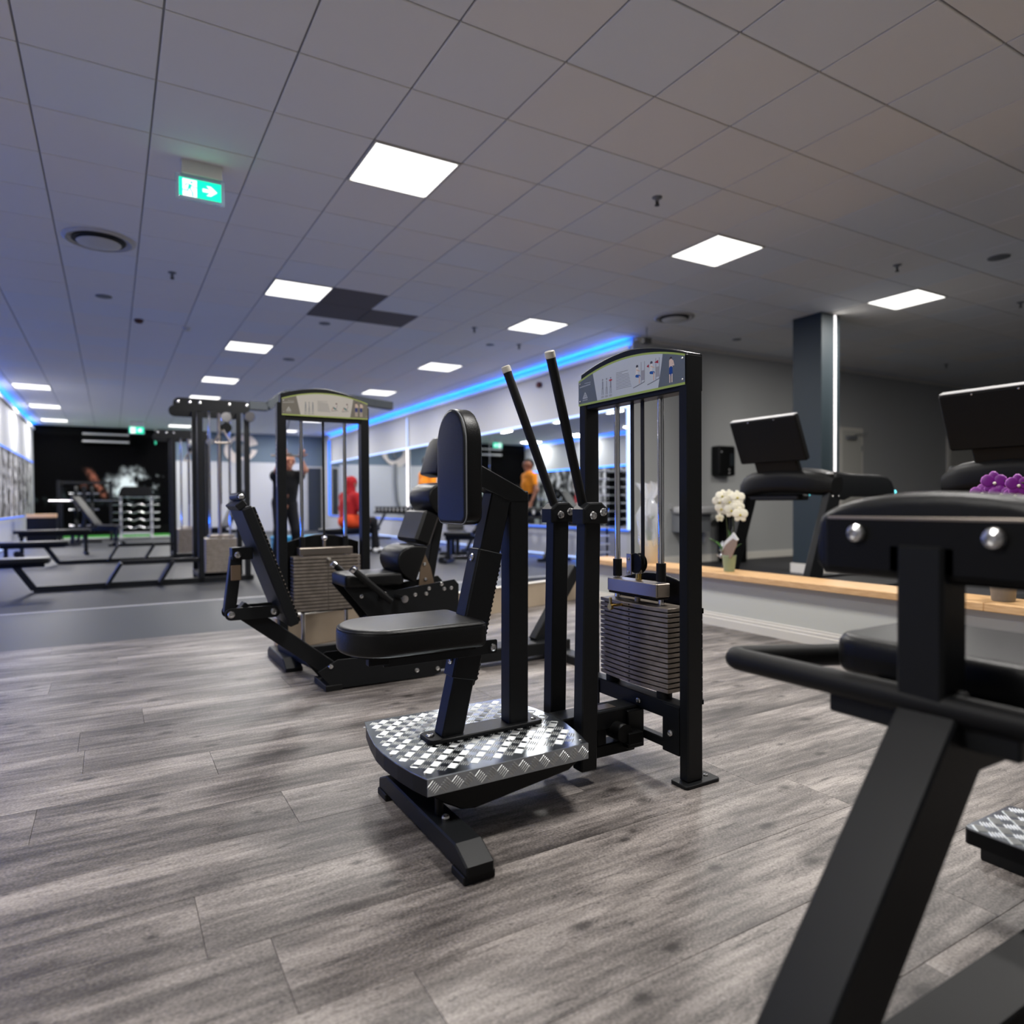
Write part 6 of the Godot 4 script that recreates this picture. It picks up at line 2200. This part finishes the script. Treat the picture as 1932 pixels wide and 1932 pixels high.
func ceiling_fittings() -> void:
	exit_sign("green lit exit sign with an arrow hanging over the oak floor", Vector3(0.535, 2.975, -4.955), 0.255, 0.118)
	exit_sign("green lit exit sign hanging far off in front of the black wall", Vector3(0.62, 2.9, -21.0), 0.34, 0.17)
	for q in [[Vector3(-0.06, HC, -6.78), 0.27, "round air diffuser over the oak floor, beside the hanging exit sign"], [Vector3(5.95, HC, -6.2), 0.24, "round air diffuser before the corner of the grey wall"]]:
		var t := thing("air_diffuser", q[2], "air diffuser", q[0])
		var st := ms()
		var r: float = q[1]
		lathe(st, [[r * 0.86, 0.0], [r, -0.004], [r, -0.012], [r * 0.9, -0.022], [r * 0.74, -0.006]], q[0], 36)
		part(t, "outer_ring", st, M.fitting)
		st = ms()
		lathe(st, [[r * 0.74, 0.0], [r * 0.74, 0.03], [r * 0.1, 0.03]], q[0] - Vector3(0, 0.02, 0), 36)
		part(t, "throat", st, M.fitting_dark)
		st = ms()
		lathe(st, [[0.02, -0.004], [r * 0.3, -0.01], [r * 0.62, -0.034], [r * 0.6, -0.04], [r * 0.2, -0.04], [0.0, -0.04]], q[0], 36)
		part(t, "cone", st, M.fitting)
	var first: Node3D = null
	for w in [[Vector3(3.51, HC, -3.83), "over the pine ledge"], [Vector3(0.54, HC, -7.4), "between the hanging exit sign and the first cable station"], [Vector3(6.52, HC, -3.79), "before the light panel over the treadmills"], [Vector3(8.98, HC, -3.8), "beyond the light panel over the treadmills"], [Vector3(5.05, HC, -8.37), "near the blue light strip of the mirror wall"], [Vector3(12.0, HC, -6.15), "in front of the two white doors"], [Vector3(4.06, HC, -7.84), "beside the light panel next to the mirror wall"]]:
		var p: Vector3 = w[0]
		var says: String = "small dark fire sprinkler " + w[1]
		if first == null:
			first = thing("sprinkler", says, "sprinkler", p, "fire sprinklers")
			var st := ms()
			lathe(st, [[0.038, 0.0], [0.036, -0.006], [0.016, -0.008], [0.014, -0.03], [0.009, -0.032]], p, 16)
			part(first, "rosette", st, M.grey)
			st = ms()
			cyl(st, p + Vector3(0, -0.03, 0), p + Vector3(0, -0.058, 0), 0.006, 10)
			cyl(st, p + Vector3(0, -0.056, 0), p + Vector3(0, -0.062, 0), 0.018, 14)
			for s in [-1.0, 1.0]:
				bar(st, p + Vector3(s * 0.012, -0.03, 0), p + Vector3(s * 0.012, -0.058, 0), 0.004, 0.006, Vector3.RIGHT, 0.0005)
			part(first, "head", st, M.fitting_dark)
		else:
			copy(first, p, 0.0, says)
	var k := 0
	for q in [[-0.04, -8.6, 0.08, "behind the round air diffuser"], [7.14, -3.2, 0.09, "over the treadmills"], [2.33, -8.56, 0.07, "beside the dark brown tiles"], [4.69, -8.57, 0.06, "over the dumbbell side of the hall"], [2.42, -10.96, 0.09, "behind the dark brown tiles"], [7.54, -6.63, 0.06, "before the grey wall"]]:
		var p := Vector3(q[0], HC, q[1])
		var t := thing("ceiling_speaker", "flat round speaker grille in the ceiling " + q[3], "speaker", p, "round speaker grilles")
		var st := ms()
		lathe(st, [[q[2], 0.0], [q[2], -0.006], [q[2] * 0.85, -0.01], [0.0, -0.012]], p, 24)
		part(t, "grille", st, M.grey)
		k += 1
	for q in [[0.32, -9.48, M.brown, "small brown detector in the ceiling near the first cable station"], [0.86, -9.61, M.fitting, "small cream smoke detector in the ceiling near the first cable station"]]:
		var p := Vector3(q[0], HC, q[1])
		var t := thing("smoke_detector", q[3], "detector", p)
		var st := ms()
		lathe(st, [[0.05, 0.0], [0.05, -0.018], [0.036, -0.04], [0.0, -0.045]], p, 20)
		part(t, "housing", st, q[2])
	var t := thing("wall_sensor", "small dark red alarm light high on the mirror wall", "alarm", Vector3(WX, 2.85, -9.6))
	var st := ms()
	cyl(st, Vector3(WX, 2.85, -9.6), Vector3(WX - 0.06, 2.85, -9.6), 0.05, 16, -1.0, 0.01)
	part(t, "lens", st, mat(Color(0.3, 0.02, 0.06), 0.3))
	t = thing("ceiling_camera", "small dark camera on a thin stem under the round diffuser by the corner", "camera", Vector3(6.0, HC, -6.75))
	rod(t, "stem", Vector3(6.0, HC, -6.75), Vector3(6.0, HC - 0.14, -6.75), 0.007, M.grey, 8)
	block(t, "camera_body", 5.93, 6.05, HC - 0.21, HC - 0.14, -6.79, -6.71, M.fitting_dark)
	t = thing("wall_exit_sign", "narrow green exit sign seen edge on by the black wall", "exit sign", Vector3(1.15, 2.8, -22.6))
	block(t, "panel", 1.13, 1.17, 2.66, 2.94, -22.75, -22.5, M.exit_edge)
	block(t, "mount", 1.14, 1.16, 2.94, HC, -22.65, -22.6, M.fitting)
